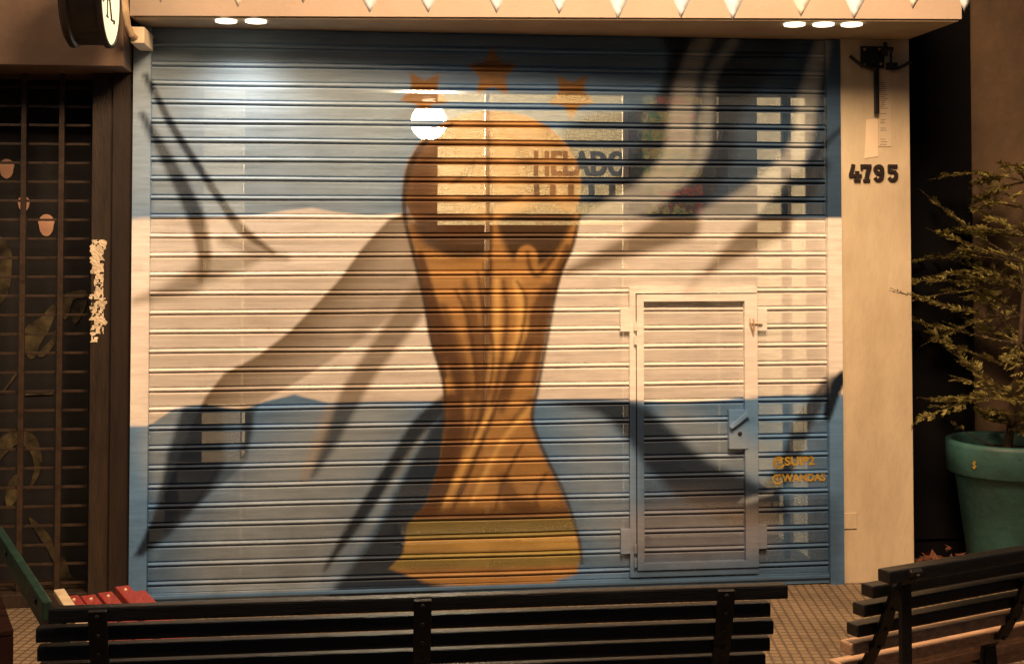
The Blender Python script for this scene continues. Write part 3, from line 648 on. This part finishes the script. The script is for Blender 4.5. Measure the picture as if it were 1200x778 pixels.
t.faces.new(hi); t.faces.new(lo[::-1]); bmesh.ops.recalc_face_normals(t, faces=t.faces); b.join(t); b.build('soffit', M['soffit'], canopy)
DL = ((265, 24.2, 17, (1.0, .92, .80)), (300, 24.4, 17, (1.0, .90, .74)), (931, 28.2, 7, (1.0, .78, .48)), (965, 28.2, 7, (1.0, .78, .48)), (998, 28.2, 7, (1.0, .78, .48)))
for x, y, pw, lc in DL:
    c = atz(x, y, 2.602)
    b = MB(); b.lathe([(.047, 2.6025), (.047, 2.594), (.040, 2.592)], (c.x, c.y, 0), 24); dlt = b.build('downlight', M['diffuser'], canopy)
    lamp('downlight_light', 'SPOT', (c.x, c.y, 2.585), (c.x, c.y+.10, 1.5), pw, lc, .03, 125, .9)
cb = MB(); cb.tube([at(960, 42, -.06), at(985, 38, -.14), at(1020, 35.5, -.2), at(1060, 36, -.22), at(1090, 36.5, -.22)], .006, 6)
tag(cb.build('cable', M['cable']), 'thin dark cable stapled under the right end of the canopy', 'cable')

# bunting
bunt = empty('bunting', 'string of white paper pennants hanging in front of the canopy', 'bunting', (0, -.7, 2.7))
tips = [(120, 3), (190, 3.5), (279, 9), (355, 4), (433, 15.5), (500, 15.5), (581, 16), (656, 17), (724, 23.5), (797, 22), (857, 24.5), (937, 20), (1001, 23), (1071, 11), (1130, 14.5)]
pts = []
for i, (x, y) in enumerate(tips):
    Yb = -.85-.10*(x/1130)
    top = at(x, y-56+random.uniform(-3, 3), Yb); tip = at(x+random.uniform(-2, 2), y, Yb-.01)
    w = .104+random.uniform(-.006, .006); sk = random.uniform(-.14, .14)
    t = bmesh.new()
    n = 6; L = []; 
    for j in range(n+1):
        f_ = j/n; c = top.lerp(tip, f_); ww = w*(1-f_)+.0004
        bow = -.012*math.sin(f_*math.pi)
        L.append((t.verts.new((c.x-ww, c.y+sk*ww+bow, c.z)), t.verts.new((c.x, c.y+bow*1.4, c.z)), t.verts.new((c.x+ww, c.y-sk*ww+bow, c.z))))
    for a, c in zip(L, L[1:]):
        t.faces.new((a[0], a[1], c[1], c[0])); t.faces.new((a[1], a[2], c[2], c[1]))
    bb = MB(); bb.join(t); o = bb.build('pennant', M['pennant2'] if i in (1, 2, 3, 11, 13) else M['pennant'], bunt, True)
    sol = o.modifiers.new('t', 'SOLIDIFY'); sol.thickness = .0008
    pts.append(top+Vector((0, 0, .002)))
b = MB(); full = []
for a, c in zip(pts, pts[1:]):
    full += [a, a.lerp(c, .5)-Vector((0, 0, .012))]
b.tube(full+[pts[-1]], .003, 6); b.build('string', M['string'], bunt)

# ================================================================== left neighbour
nb = empty('neighbour_shopfront', 'dark brown shopfront to the left of the roller shutter with a projecting box fascia', 'shopfront', (0, 0, 0))
fx, fz = xz(144, 78, -.23)
b = MB(); b.box(-4, fx, -.23, .4, fz, 3.2, .004); b.build('fascia', M['brown'], nb)
j0, j1 = xz(130, 400)[0], xz(158, 400)[0]
b = MB(); b.box(j0, -.0795, -.006, .5, 0, 2.6, .003); b.build('door_jamb', M['darkjamb'], nb)
b = MB(); b.box(xz(105, 400)[0], j0-.001, .012, .5, 0, 2.6, .003); b.build('window_jamb', M['midjamb'], nb)
b = MB(); b.box(-4, xz(105, 400)[0]-.001, .30, .5, 0, 2.6); b.build('window_panel', M['blackpanel'], nb)
b = MB(); b.box(-4, xz(105, 400)[0]-.001, .02, .30, 0, .06, .004); b.build('sill', M['midjamb'], nb)
# pale painted figure on the panel behind the bars
fig = MB(); YP = .298
for i, pts in enumerate(([(-6, 280), (8, 284), (14, 300), (12, 335), (6, 350), (-6, 352)], [(30, 384), (48, 372), (60, 358), (66, 362), (58, 386), (48, 402), (40, 420), (30, 414)],
            [(74, 348), (84, 342), (100, 340), (101, 348), (86, 352), (80, 372), (74, 372)], [(84, 366), (92, 356), (102, 352), (98, 366), (88, 380)],
            [(44, 414), (60, 398), (66, 386), (64, 404), (50, 418)], [(-6, 522), (8, 508), (26, 504), (42, 512), (50, 540), (44, 560), (32, 575), (40, 552), (36, 530), (22, 520), (8, 530), (-6, 545)],
            [(14, 560), (24, 556), (20, 584), (10, 594), (6, 580)], [(34, 606), (50, 618), (62, 634), (68, 652), (64, 658), (54, 640), (42, 622)], [(70, 654), (78, 656), (82, 670), (90, 684), (84, 690), (74, 690)])):
    pl = smoothc([xz(x, y, YP) for x, y in pts], 3, True); fig = MB(); fig.prism(pl, YP-.003-.0004*i, YP+.001); fig.build('painted_shape', M['gold_paint'], nb)
for x0, y0, x1, y1 in ((3, 460, 24, 432), (30, 462, 62, 461)):
    a = xz(x0, y0, YP); c = xz(x1, y1, YP); fig = MB(); fig.stroke([a, c], .008, YP-.008, YP+.001); fig.build('painted_line', M['gold_paint'], nb)
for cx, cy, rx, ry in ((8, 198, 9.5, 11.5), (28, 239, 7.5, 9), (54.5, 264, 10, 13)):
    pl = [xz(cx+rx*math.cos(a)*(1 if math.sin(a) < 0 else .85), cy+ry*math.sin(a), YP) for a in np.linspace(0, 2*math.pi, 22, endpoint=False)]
    b = MB(); b.prism(pl, YP-.004, YP+.001); b.build('painted_reflection', M['pink'], nb)  # lamp reflections, painted on the panel as pink ovals
b = MB(); t = bmesh.new()   # remnant of a torn poster: ragged strip of paper with holes
NR, NC = 60, 9
g2 = rng.random((NR+1, NC+1)); g2 = (g2+np.roll(g2, 1, 0)+np.roll(g2, 1, 1))/3
vv = {}
def pv(i, j):
    if (i, j) not in vv:
        y = 281+120*i/NR; x = 106.5+16.5*j/NC+rng.uniform(-.6, .6)
        if j == 0: x += 1.6*math.sin(i*.9)+rng.uniform(-1, 1)
        if j == NC: x += 2.2*math.sin(i*.55)+rng.uniform(-1.5, 1)
        p = at(x, y+rng.uniform(-.5, .5), .010); vv[(i, j)] = t.verts.new((p.x, .0105-.0025*rng.random(), p.z))
    return vv[(i, j)]
for i in range(NR):
    for j in range(NC):
        den = .40 if i < 22 else .47
        edge = (i in (12, 13) and j > 5) or (i in (20, 21, 22) and j < 3) or (i > 54 and j > 4) or (22 < i < 32 and j < 2) or (12 < i < 30 and j > 7)
        if g2[i, j] < .26+(.16 if i > 26 else 0) or edge: continue
        t.faces.new((pv(i, j), pv(i+1, j), pv(i+1, j+1), pv(i, j+1)))
b.join(t)
b.build('poster_remnant', M['poster'], nb)
gr = empty('security_grille', 'brown steel security grille of thin bars over the dark neighbouring window', 'grille', (0, 0, 0))
gx1 = xz(104, 400, .08)[0]
b = MB(); z = .09
for i in range(29):
    b.box(-2.2, gx1, .078, .090, z-.0055, z+.0055, .001); z += .0862
b.build('crossbars', M['bars'], gr)
b = MB()
for x in (-62, -19, 25.5, 70):
    c = xz(x, 400, .07)[0]; b.box(c-.012, c+.012, .062, .078, .05, 2.55, .002)
b.build('uprights', M['bars'], gr)
# junction box and conduit
jb = empty('junction_box', 'small cream junction box with a conduit at the upper left corner of the shutter', 'junction box', at(162, 42, -.06))
b = MB(); a0, c1 = xz(153, 31.5, -.27); a1, c0 = xz(169, 51, -.27); b.box(a0, a1, -.27, -.031, c0, c1, .004); b.build('box', M['frame'], jb)
b = MB(); b.tube([at(146, -6, -.36), at(147.5, 14, -.35), at(149.5, 30, -.33), at(154, 41, -.31), at(159, 45, -.26)], .014, 10); b.build('conduit', M['conduit'], jb)
# round projecting sign
sc = at(130.5, -4, -.55); RS = .214
sg = empty('projecting_sign', 'round black drum sign with a lit cream face lettered K, projecting over the neighbouring shopfront', 'sign', sc)
b = MB(); b.lathe([(.10, -.165), (RS-.01, -.165), (RS, -.160), (RS, -.138), (RS-.012, -.132), (RS-.012, -.024), (RS, -.02), (RS, 0.0), (RS-.012, .001), (RS-.013, -.008), (.05, -.008)], sc, 64, 'x'); b.build('drum', M['signbody'], sg)
b = MB(); b.lathe([(.02, -.007), (RS-.014, -.007), (RS-.016, -.004), (.02, -.004)], sc, 64, 'x'); b.build('sign_face', M['lampface'], sg)
b = MB(); b.lathe([(.10, -.172), (RS-.016, -.170), (RS-.016, -.166)], sc, 64, 'x'); b.build('rear_face', M['signbody'], sg)
# letter K. with slab serifs, on the face (plane x = const)
Lm = Matrix.Translation((sc.x-.004, sc.y, sc.z)) @ Matrix(((0, 1, 0, 0), (1, 0, 0, 0), (0, 0, 1, 0), (0, 0, 0, 1)))
b = MB()
def kst(pts, w, l): b.stroke(pts, w, -.001, .0015+.0004*l, Lm)
kz = -.098   # baseline
kst([(-.062, kz), (-.062, kz+.17)], .016, 1); kst([(-.084, kz+.003), (-.040, kz+.003)], .007, 2); kst([(-.084, kz+.167), (-.040, kz+.167)], .007, 3)
kst([(-.056, kz+.070), (.020, kz+.167)], .007, 4); kst([(-.032, kz+.098), (-.004, kz+.05), (.026, kz+.003)], .016, 5); kst([(.008, kz+.003), (.048, kz+.003)], .007, 6); kst([(.005, kz+.167), (.04, kz+.167)], .007, 7)
kst([(.064, kz+.002), (.082, kz+.002)], .016, 8)
b.build('lettering', M['signink'], sg)
b = MB(); b.bar(sc+Vector((-.08, .0, .2)), sc+Vector((-.08, .33, .2)), .03, .03, .004); b.build('bracket', M['signbody'], sg)

# ================================================================== right: doorway recess and brown wall
rw = MB(); wx = xz(1135, 300, .45)[0]
rw.box(wx, 9.0, .45, 1.6, 0, 3.2, .01); tag(rw.build('brown_wall', M['brownwall']), 'rough brown rendered wall behind the potted conifer', 'wall')
dr = MB(); dr.box(PX1+.001, wx-.001, .40, .46, 0, 3.2); dr.box(PX1+.05, wx-.05, .385, .40, .1, 2.3, .004)  # black panel closing the recess, stands in for its deep shade
tag(dr.build('recess_shade_panel', M['black']), 'black door panel put in for the shade of the recess between the cream pillar and the brown wall', 'door')
b = MB(); b.box(PX1+.001, wx+.4, .052, 1.3, -.2, .004); tag(b.build('recess_floor', M['floorrecess']), kind='structure')

# ================================================================== the shop behind the shutter
rm = empty('shop_interior', 'lit ice cream shop room seen through the slots of the shutter', 'shop room', (0, 0, 0))
b = MB(); b.box(-.1, 3.22, .11, .25, xz(570, 106.5, .11)[1], 3.2); b.build('lintel_beam', M['darkjamb'], rm)
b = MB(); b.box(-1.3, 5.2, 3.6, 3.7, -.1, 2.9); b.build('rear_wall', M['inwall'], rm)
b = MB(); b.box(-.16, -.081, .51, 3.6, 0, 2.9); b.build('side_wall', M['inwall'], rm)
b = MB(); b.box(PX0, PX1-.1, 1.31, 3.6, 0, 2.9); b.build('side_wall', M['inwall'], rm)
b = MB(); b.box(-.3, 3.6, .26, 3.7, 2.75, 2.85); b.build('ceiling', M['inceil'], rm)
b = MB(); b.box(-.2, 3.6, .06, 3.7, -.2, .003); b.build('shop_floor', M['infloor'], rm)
wf = empty('shop_window', 'shop window with pale slim mullions behind the shutter', 'window', (0, 0, 0))
YW = .42
for x, w, mt_ in ((284, .004, 'frame'), (571, .010, 'frame'), (733, .012, 'frame'), (919, .010, 'darkframe'), (924, .009, 'frame')):
    c = xz(x, 250, YW)[0]; b = MB(); b.box(c-w, c+w, YW-.02, YW+.02, .02, 2.6); b.build('mullion', M[mt_], wf)
a0 = xz(945, 250, YW)[0]; a1 = xz(954, 250, YW)[0]; b = MB(); b.box(a0, a1, YW-.03, YW+.03, .02, 2.6); b.build('window_post', M['increamwall'], wf)
b = MB(); b.box(-.07, 3.2, YW-.003, YW+.003, .05, 2.55); b.build('pane', M['glass'], wf)
# pebble wall panel with the lettering
YT = 2.3
a0, c1 = xz(513, 100, YT); a1, c0 = xz(733, 264, YT)
b = MB(); b.box(a0, a1, YT, YT+.06, c0, c1+.1); pp = b.build('pebble_panel', M['pebble']); tag(pp, 'cream pebble patterned panel with dark letters HELADO inside the shop', 'wall panel')
lx, lz = xz(624, 205, YT); rx_, tz = xz(730, 178, YT)
text_mesh('lettering', 'HELADO', tz-lz, M['letter'], wallmtx(lx, YT-.012, lz), pp, .010, .005, .665, 1.08)
b = MB()
for i, x in enumerate((628, 647, 668, 692, 716, 737)):   # second line, only its uprights can be made out
    A = xz(x-2.5, 236, YT); B_ = xz(x+2.5, 213, YT); b = MB(); b.box(A[0], B_[0], YT-.02, YT-.001, A[1], B_[1]); b.build('letter_stroke', M['letter'], pp)
ps = MB(); YQ = 2.5; a0, c1 = xz(738, 108, YQ); a1, c0 = xz(868, 262, YQ); ps.box(a0, a1, YQ, YQ+.03, c0, c1); tag(ps.build('collage_poster', M['collage']), 'dark green and red collage poster on the wall inside the shop', 'poster')
b = MB(); a0, c1 = xz(842, 96, 2.1); a1, c0 = xz(960, 600, 2.1); b.box(a0, a1, 2.1, 2.15, .0, c1); tag(b.build('partition', M['increamwall']), 'pale cream partition inside the shop at the right', 'partition')
b = MB(); b.prism([xz(x, y, 1.9) for x, y in ((848, 152), (872, 150), (900, 168), (914, 200), (914, 262), (836, 262), (840, 190))], 1.9, 2.0); tag(b.build('coat', M['darkframe']), 'dark draped coat hanging in front of the cream partition in the shop', 'coat')
b = MB(); a0, c1 = xz(200, 106, 2.6); a1, c0 = xz(285, 340, 2.6); b.box(a0-.6, a1, 2.6, 2.65, c0, c1); tag(b.build('wall_board', M['boardpaint']), 'pale board on the wall inside the shop at the left', 'board')
ct = empty('counter', 'pale panelled shop counter low behind the shutter', 'counter', (0, 0, 0))
YC = .95; b = MB(); a0, c1 = xz(470, 597, YC); a1, c0 = xz(948, 668, YC); c1 = .20; b.box(a0, a1, YC, YC+.5, .01, c1, .004); b.build('front_panel', M['counter'], ct)
b = MB(); b.box(a0-.02, a1+.02, YC-.02, YC+.52, c1+.001, c1+.03, .004); b.build('counter_top', M['darkframe'], ct)
b = MB()
for x, y, w in ((592, 634, 22), (600, 654, 24), (828, 607, 22), (845, 626, 22), (855, 645, 20), (757, 588, 6), (757, 628, 5), (757, 648, 5), (678, 632, 5), (680, 653, 4)):
    A = xz(x, y, YC)
    pl = [(A[0]+t*w/230-.03*0, A[1]+.006*math.sin(t*9+x)) for t in np.linspace(0, 1, 9)]
    b = MB(); b.stroke(pl, .007, YC-.004, YC+.001); b.build('printed_mark', M['mark'], ct)
for x in (566, 690, 905):
    c = xz(x, 640, YC)[0]; b = MB(); b.box(c-.004, c+.004, YC-.003, YC+.002, .13, c1-.01); b.build('panel_joint', M['mark'], ct)
bx = MB(); a0, c1 = xz(236, 482, 1.0); a1, c0 = xz(281, 541, 1.0); bx.box(a0, a1, 1.0, 1.3, c0, c1, .004); tag(bx.build('cardboard_box', M['counter']), 'small tan box standing inside the shop at the left', 'box')
b = MB(); a0 = xz(225, 541, .98)[0]; b.box(a0-.3, a0+.5, .98, 1.4, xz(236, 541, 1.0)[1]-.04, xz(236, 541, 1.0)[1]-.002); b.box(a0-.25, a0-.2, 1.1, 1.15, 0, xz(236, 541, 1.0)[1]-.041); b.box(a0+.4, a0+.45, 1.1, 1.15, 0, xz(236, 541, 1.0)[1]-.041); tag(b.build('side_table', M['darkframe']), 'dark side table under the tan box inside the shop', 'table')
gl = empty('globe_lamp', 'white glowing globe lamp hanging inside the shop behind the shutter', 'lamp', at(502.5, 144, .60))
c = at(502.5, 143.5, .60); r = 21*(6.45/1500)
b = MB(); t = bmesh.new(); bmesh.ops.create_uvsphere(t, u_segments=32, v_segments=20, radius=r); bmesh.ops.translate(t, vec=c, verts=t.verts); b.join(t); b.build('globe', M['globe'], gl, True)
b = MB(); b.tube([c+Vector((0, 0, r)), (c.x, c.y, 2.75)], .006, 8); b.build('cord', M['darkframe'], gl)
b = MB(); b.lathe([(.034, r-.012), (.034, r+.03), (.012, r+.045)], c, 20); b.build('lamp_cap', M['darkframe'], gl)

# ================================================================== benches
def make_bench(name, label, origin, axis, length, backs, seats, strap_pos, group, backmat, lowmat, seatmat, nlow=0, faceh=.034, thick=.034, rear_post=False):
    """backs: (forward offset, top height) of each back board, seen from behind; forward = the side people sit on"""
    ax = Vector((axis[0], axis[1], 0)).normalized(); fw = Vector((-ax.y, ax.x, 0))
    root = empty(name, label, 'bench', origin, group); O = Vector((origin[0], origin[1], 0))
    def fr(a, z, u): return O+ax*u+fw*a+Vector((0, 0, z))
    up = MB(); lo = MB()
    for i, (a, zt, e0, e1) in enumerate(backs):
        tgt = lo if i >= len(backs)-nlow else up
        nx = 10
        # gently bowed board made of one bevelled box
        p = fr(a+thick/2, zt-faceh/2, e0); q = fr(a+thick/2, zt-faceh/2, length+e1)
        tgt.bar(p, q, thick, faceh, .005)
    up.build('backrest', backmat, root)
    if nlow: lo.build('lower_slats', lowmat, root)
    else: lo.bm.free()
    st = MB()
    for a, zt in seats: st.bar(fr(a, zt, .0), fr(a, zt, length), .042, .030, .005)
    st.build('seat', seatmat, root)
    for u in strap_pos:
        b = MB()
        prof = [(x[0]-.010, x[1]-.01) for x in backs]+[(backs[-1][0]-.005, backs[-1][1]-.08)]
        for s0, s1 in zip(prof, prof[1:]): b.bar(fr(s0[0], s0[1]+.006, u), fr(s1[0], s1[1]-.006, u), .042, .012, .002, up=fw)
        sz = seats[0][1]
        for i, x in enumerate(backs):
            p = fr(x[0]-.015, x[1]-faceh*.5, u); t = MB(); t.tube([p+fw*.004, p-fw*.004, p-fw*.006], .006, 10, .004); t.build('bolt', M['iron'], root)
        if rear_post:
            b.build('frame', M['iron'], root); b = MB(); b.bar(fr(backs[1][0]-.03, backs[1][1]+.0, u), fr(backs[1][0]-.03, 0, u), .036, .014, .002, up=fw); b.build('leg', M['iron'], root); b = MB()
        b.bar(fr(backs[-1][0], sz-.024, u), fr(seats[-1][0], sz-.028, u), .04, .012)
        b.build('seat_bearer' if rear_post else 'frame', M['iron'], root)
        b = MB(); b.bar(fr(backs[-1][0]-.02, sz+.03, u), fr(backs[-1][0]-.07, .0, u), .034, .016, .002, up=fw); b.build('leg', M['iron'], root)
        b = MB(); b.bar(fr(seats[-1][0]-.04, sz-.03, u), fr(seats[-1][0]+.05, .0, u), .034, .016, .002, up=fw); b.build('leg', M['iron'], root)
        b = MB(); b.bar(fr(backs[-1][0]-.055, .14, u), fr(seats[-1][0]-.03, sz-.05, u), .026, .012, .002, up=fw); b.bar(fr(seats[-1][0]+.03, .14, u+.001), fr(backs[-1][0]-.01, sz-.05, u+.001), .026, .010, .002, up=fw); b.build('brace', M['iron'], root)
    return root
YB = -2.9
bl = xz(40, 716, YB)[0]; brr = xz(911, 700, YB)[0]; LEN = brr-bl
zt = .797
backsC = [(0.0, zt, .03, .028), (.012, zt-.046, 0, -.012), (.026, zt-.0925, .0, 0), (.042, zt-.138, .0, -.004), (.060, zt-.184, .0, -.01), (.082, zt-.230, .01, -.01)]
seatsC = [(.14+.058*i, .43+.004*abs(i-3)) for i in range(7)]
sp = [xz(x, 740, YB)[0]-bl for x in (115, 495, 850)]
make_bench('park_bench', 'long black slatted bench seen from behind in front of the roller shutter', (bl, YB, 0), (1, 0.0), LEN, backsC, seatsC, sp, 'benches on the pavement', M['benchblack'], M['benchblack'], M['benchtan'])
R0 = atz(1030, 665, .78)
backsR = [(0, .768, 0, 0), (.063, .715, 0, 0), (.096, .657, 0, 0), (.120, .597, 0, 0), (.147, .541, 0, 0), (.191, .476, 0, 0), (.245, .430, 0, 0)]
seatsR = [(.265, .395), (.30, .352), (.345, .325)]
make_bench('park_bench', 'curved slatted bench at the right with black upper slats and brown lower slats', (R0.x+.03, R0.y, 0), (.930, .366), 1.55, backsR, seatsR, [.085, .62, 1.2], 'benches on the pavement', M['benchblack'], M['benchbrown'], M['benchbrown'], nlow=3, faceh=.033, thick=.046, rear_post=True)
# red and green bench by the shopfront
rb = empty('park_bench', 'small bench with red seat slats and a green back beside the dark shopfront', 'bench', (-.05, -1.6, 0), 'benches on the pavement')
ax = Vector((-.375, .927, 0)).normalized(); fw = Vector((ax.y, -ax.x, 0))
far = atz(70, 704, .43)
def fr2(c, z, u): return Vector((far.x, far.y, 0))+fw*c-ax*u+Vector((0, 0, z))
b = MB()
for i, (c_, z_, e) in enumerate(((.035, .430, 0), (.090, .425, .0), (.148, .425, -.01), (.210, .432, -.035), (.262, .412, -.02))):
    b.bar(fr2(c_, z_, e), fr2(c_, z_, .82), .048, .028, .004)
b.build('seat', M['red'], rb)
for c_, z_, e in ((.035, .444, 0), (.090, .439, 0), (.148, .439, -.01), (.210, .446, -.035)):
    p = fr2(c_, z_, .06+e); t = bmesh.new(); bmesh.ops.create_uvsphere(t, u_segments=10, v_segments=6, radius=.006); bmesh.ops.translate(t, vec=p, verts=t.verts); b = MB(); b.join(t); b.build('rivet', M['cream'], rb)
b = MB()
for c_, z_ in ((-.165, .62), (-.14, .565), (-.115, .51), (-.09, .46)): b.bar(fr2(c_, z_, -.25), fr2(c_, z_, .80), .026, .052, .004)
b.build('backrest', M['green'], rb)
b = MB(); b.bar(fr2(.0, .455, -.02), fr2(.0, .44, .75), .035, .022, .004); b.build('edge_slat', M['cream'], rb)
for u in (.06, .68):
    b = MB(); b.bar(fr2(-.18, .63, u), fr2(-.07, .42, u), .04, .014); b.bar(fr2(-.02, .408, u), fr2(.28, .392, u), .04, .012); b.build('frame', M['iron'], rb)
    b = MB(); b.bar(fr2(.0, .40, u), fr2(-.06, 0, u), .034, .016); b.build('leg', M['iron'], rb)
    b = MB(); b.bar(fr2(.24, .39, u), fr2(.30, 0, u), .034, .016); b.build('leg', M['iron'], rb)
# dark red crate at the left edge
cr = empty('wooden_crate', 'dark red wooden crate at the left edge beside the red and green bench', 'crate', (-1, -1.95, 0))
q = atz(16, 741, .42); b = MB()
mt = Matrix.Translation((q.x, q.y, 0)) @ Matrix.Rotation(math.radians(20), 4, 'Z')
for i in range(4): b.box(-.5, 0, 0, .02, .02+i*.1, .11+i*.1, .004, mt); b.box(-.02, 0, .022, .42, .02+i*.1, .11+i*.1, .004, mt); b.box(-.5, 0, .42, .44, .02+i*.1, .11+i*.1, .004, mt); b.box(-.5, -.48, .022, .42, .02+i*.1, .11+i*.1, .004, mt)
b.build('sides', M['darkred'], cr)
b = MB()
for i in range(5): b.box(-.5, 0, .0+i*.09, .08+i*.09, .412, .43, .004, mt)
b.build('lid', M['darkred'], cr)

# ================================================================== potted conifer
pc = atz(1112, 517, .655); pot_c = Vector((pc.x+.29, pc.y-.02, 0)); PR = .29
pot = empty('plant_pot', 'large teal plant pot with a thick rim in front of the brown wall', 'plant pot', pot_c)
zt = .66
b = MB(); b.lathe([(.175, .0), (.182, .02), (.246, zt-.165), (.252, zt-.16), (PR-.014, zt-.155), (PR-.006, zt-.148), (PR, zt-.02), (PR-.004, zt), (PR-.022, zt+.003), (PR-.03, zt-.01), (PR-.045, zt-.07), (.10, zt-.07)], pot_c, 64); b.build('pot_body', M['teal'], pot, True)
b = MB(); b.lathe([(.01, zt-.055), (.12, zt-.04), (PR-.047, zt-.066), (PR-.05, zt-.069)], pot_c, 40); b.build('soil', M['soil'], pot, True)
# small yellow mark on the rim
A = math.radians(214); b = MB()
for s, pts in enumerate(([(.010, .034), (-.004, .040), (-.012, .028), (.004, .018), (.010, .006), (-.006, 0), (-.014, .008)], [(0, .046), (0, -.006)])):
    mtx = Matrix.Translation((pot_c.x, pot_c.y, zt-.105)) @ Matrix.Rotation(math.radians(-58), 4, 'Z') @ Matrix.Translation((0, -PR+.0015, 0))
    b.stroke([(p[0]*.75, p[1]*.75) for p in pts], .004, -.0045-.0005*s, 0, mtx)
b.build('yellow_mark', M['yellow'], pot)
con = empty('potted_conifer', 'olive green feathery conifer growing in the teal pot', 'conifer', (pot_c.x, pot_c.y, zt-.05))
b = MB(); tk = [Vector((pot_c.x+.05*math.sin(h*2.2)+.07*h, pot_c.y+.02*math.sin(h*3), zt-.06+h)) for h in np.linspace(0, 1.45, 12)]
b.tube(tk, .02, 8, .003)
leaf = bmesh.new()
def spray(p0, d, L, n, droop):
    """a branchlet: thin stem with many flat scale leaves in a feathery plane"""
    d = d.normalized(); p = Vector(p0); side = d.cross(Vector((0, 0, 1))).normalized(); pts = [p.copy()]
    roll = random.uniform(-.6, .6); size = random.uniform(.5, 1.1)
    for i in range(n):
        f_ = i/n
        d = (d+Vector((random.uniform(-.05, .05), random.uniform(-.05, .05), droop+random.uniform(-.04, .04)))).normalized()
        p = p+d*(L/n); pts.append(p.copy())
        side = d.cross(Vector((0, 0, 1)))
        if side.length < .05: side = Vector((1, 0, 0))
        side.normalize(); up = side.cross(d); sd = side*math.cos(roll)+up*math.sin(roll)
        ll = (.036*(1-f_)**.7+.013)*size*random.uniform(.7, 1.25)*min(1, .45+f_*2)
        for sgn in (-1, 1):
            for rep in range(4):
                q = p-d*random.uniform(0, L/n)
                if q.z < zt+.035: continue
                tip = q+(d*random.uniform(.65, .95)+sd*sgn*random.uniform(.4, .9)+up*random.uniform(-.35, .35)).normalized()*ll
                mid = q.lerp(tip, .5); wv = (tip-q).cross(up+Vector((random.uniform(-.5, .5), random.uniform(-.5, .5), random.uniform(-.3, .3)))).normalized()*ll*.13
                a, b1, c, b2 = leaf.verts.new(q), leaf.verts.new(mid+wv), leaf.verts.new(tip), leaf.verts.new(mid-wv)
                leaf.faces.new((a, b1, c, b2))
    return pts
for i in range(90):
    h = random.uniform(.10, 1.45); base = tk[min(11, int(h/1.45*11))]
    az = random.uniform(0, 2*math.pi)
    reach = (.70*math.sin(min(1, (h+.30)/1.0)*math.pi*.5)*(1-max(0, h-1.0)/1.1))*random.uniform(.45, 1.12)
    d = Vector((math.cos(az), math.sin(az), random.uniform(-.05, .75)))
    pts = spray(base, d, reach, 13, random.uniform(-.07, .03))
    b.tube(pts, .0045, 4, .0012)
    for k in range(4, 12, 2):   # side sprays
        for sgn in (-1, 1):
            dd = (pts[k+1]-pts[k]).normalized(); sd = dd.cross(Vector((0, 0, 1))).normalized()
            spray(pts[k], dd*.75+sd*sgn*.7+Vector((0, 0, random.uniform(-.1, .3))), reach*.34*(1-k/16), 6, -.02)
b.build('trunk', M['bark'], con)
me = bpy.data.meshes.new('foliage'); leaf.to_mesh(me); leaf.free(); me.materials.append(M['leaf'])
fo = bpy.data.objects.new('foliage', me); COL.objects.link(fo); fo.parent = con; fo.matrix_parent_inverse = Matrix.Translation(-con.location)
# small terracotta pot and fallen leaves
tp = MB(); c = atz(1205, 642, .30)
tp.lathe([(.05, 0), (.06, .02), (.085, .22), (.095, .225), (.095, .27), (.085, .272), (.08, .23), (.03, .22)], (c.x, c.y-.08, .0), 32); 
tag(tp.build('clay_pot', M['terra'], None, True), 'small terracotta pot at the right edge in front of the teal pot', 'clay pot')
dl = bmesh.new()
for i in range(260):
    a = random.uniform(0, 6.28); rr = random.random()**.6*.36
    p = Vector((pot_c.x-.26+rr*math.cos(a)*.8, pot_c.y+.05+rr*math.sin(a)*.6, .006+random.random()**2*.16*(1-rr/.4)))
    s_ = random.uniform(.015, .04); u = Vector((random.uniform(-1, 1), random.uniform(-1, 1), random.uniform(-.5, .5))).normalized()*s_; w = u.cross(Vector((random.uniform(-.4, .4), random.uniform(-.4, .4), 1))).normalized()*s_*.5
    dl.faces.new([dl.verts.new(p+u), dl.verts.new(p+w), dl.verts.new(p-u), dl.verts.new(p-w)])
me = bpy.data.meshes.new('fallen_leaves'); dl.to_mesh(me); dl.free(); me.materials.append(M['deadleaf'])
o = bpy.data.objects.new('fallen_leaves', me); COL.objects.link(o); tag(o, 'heap of brown fallen leaves on the ground beside the teal pot', 'fallen leaves', kind='stuff')
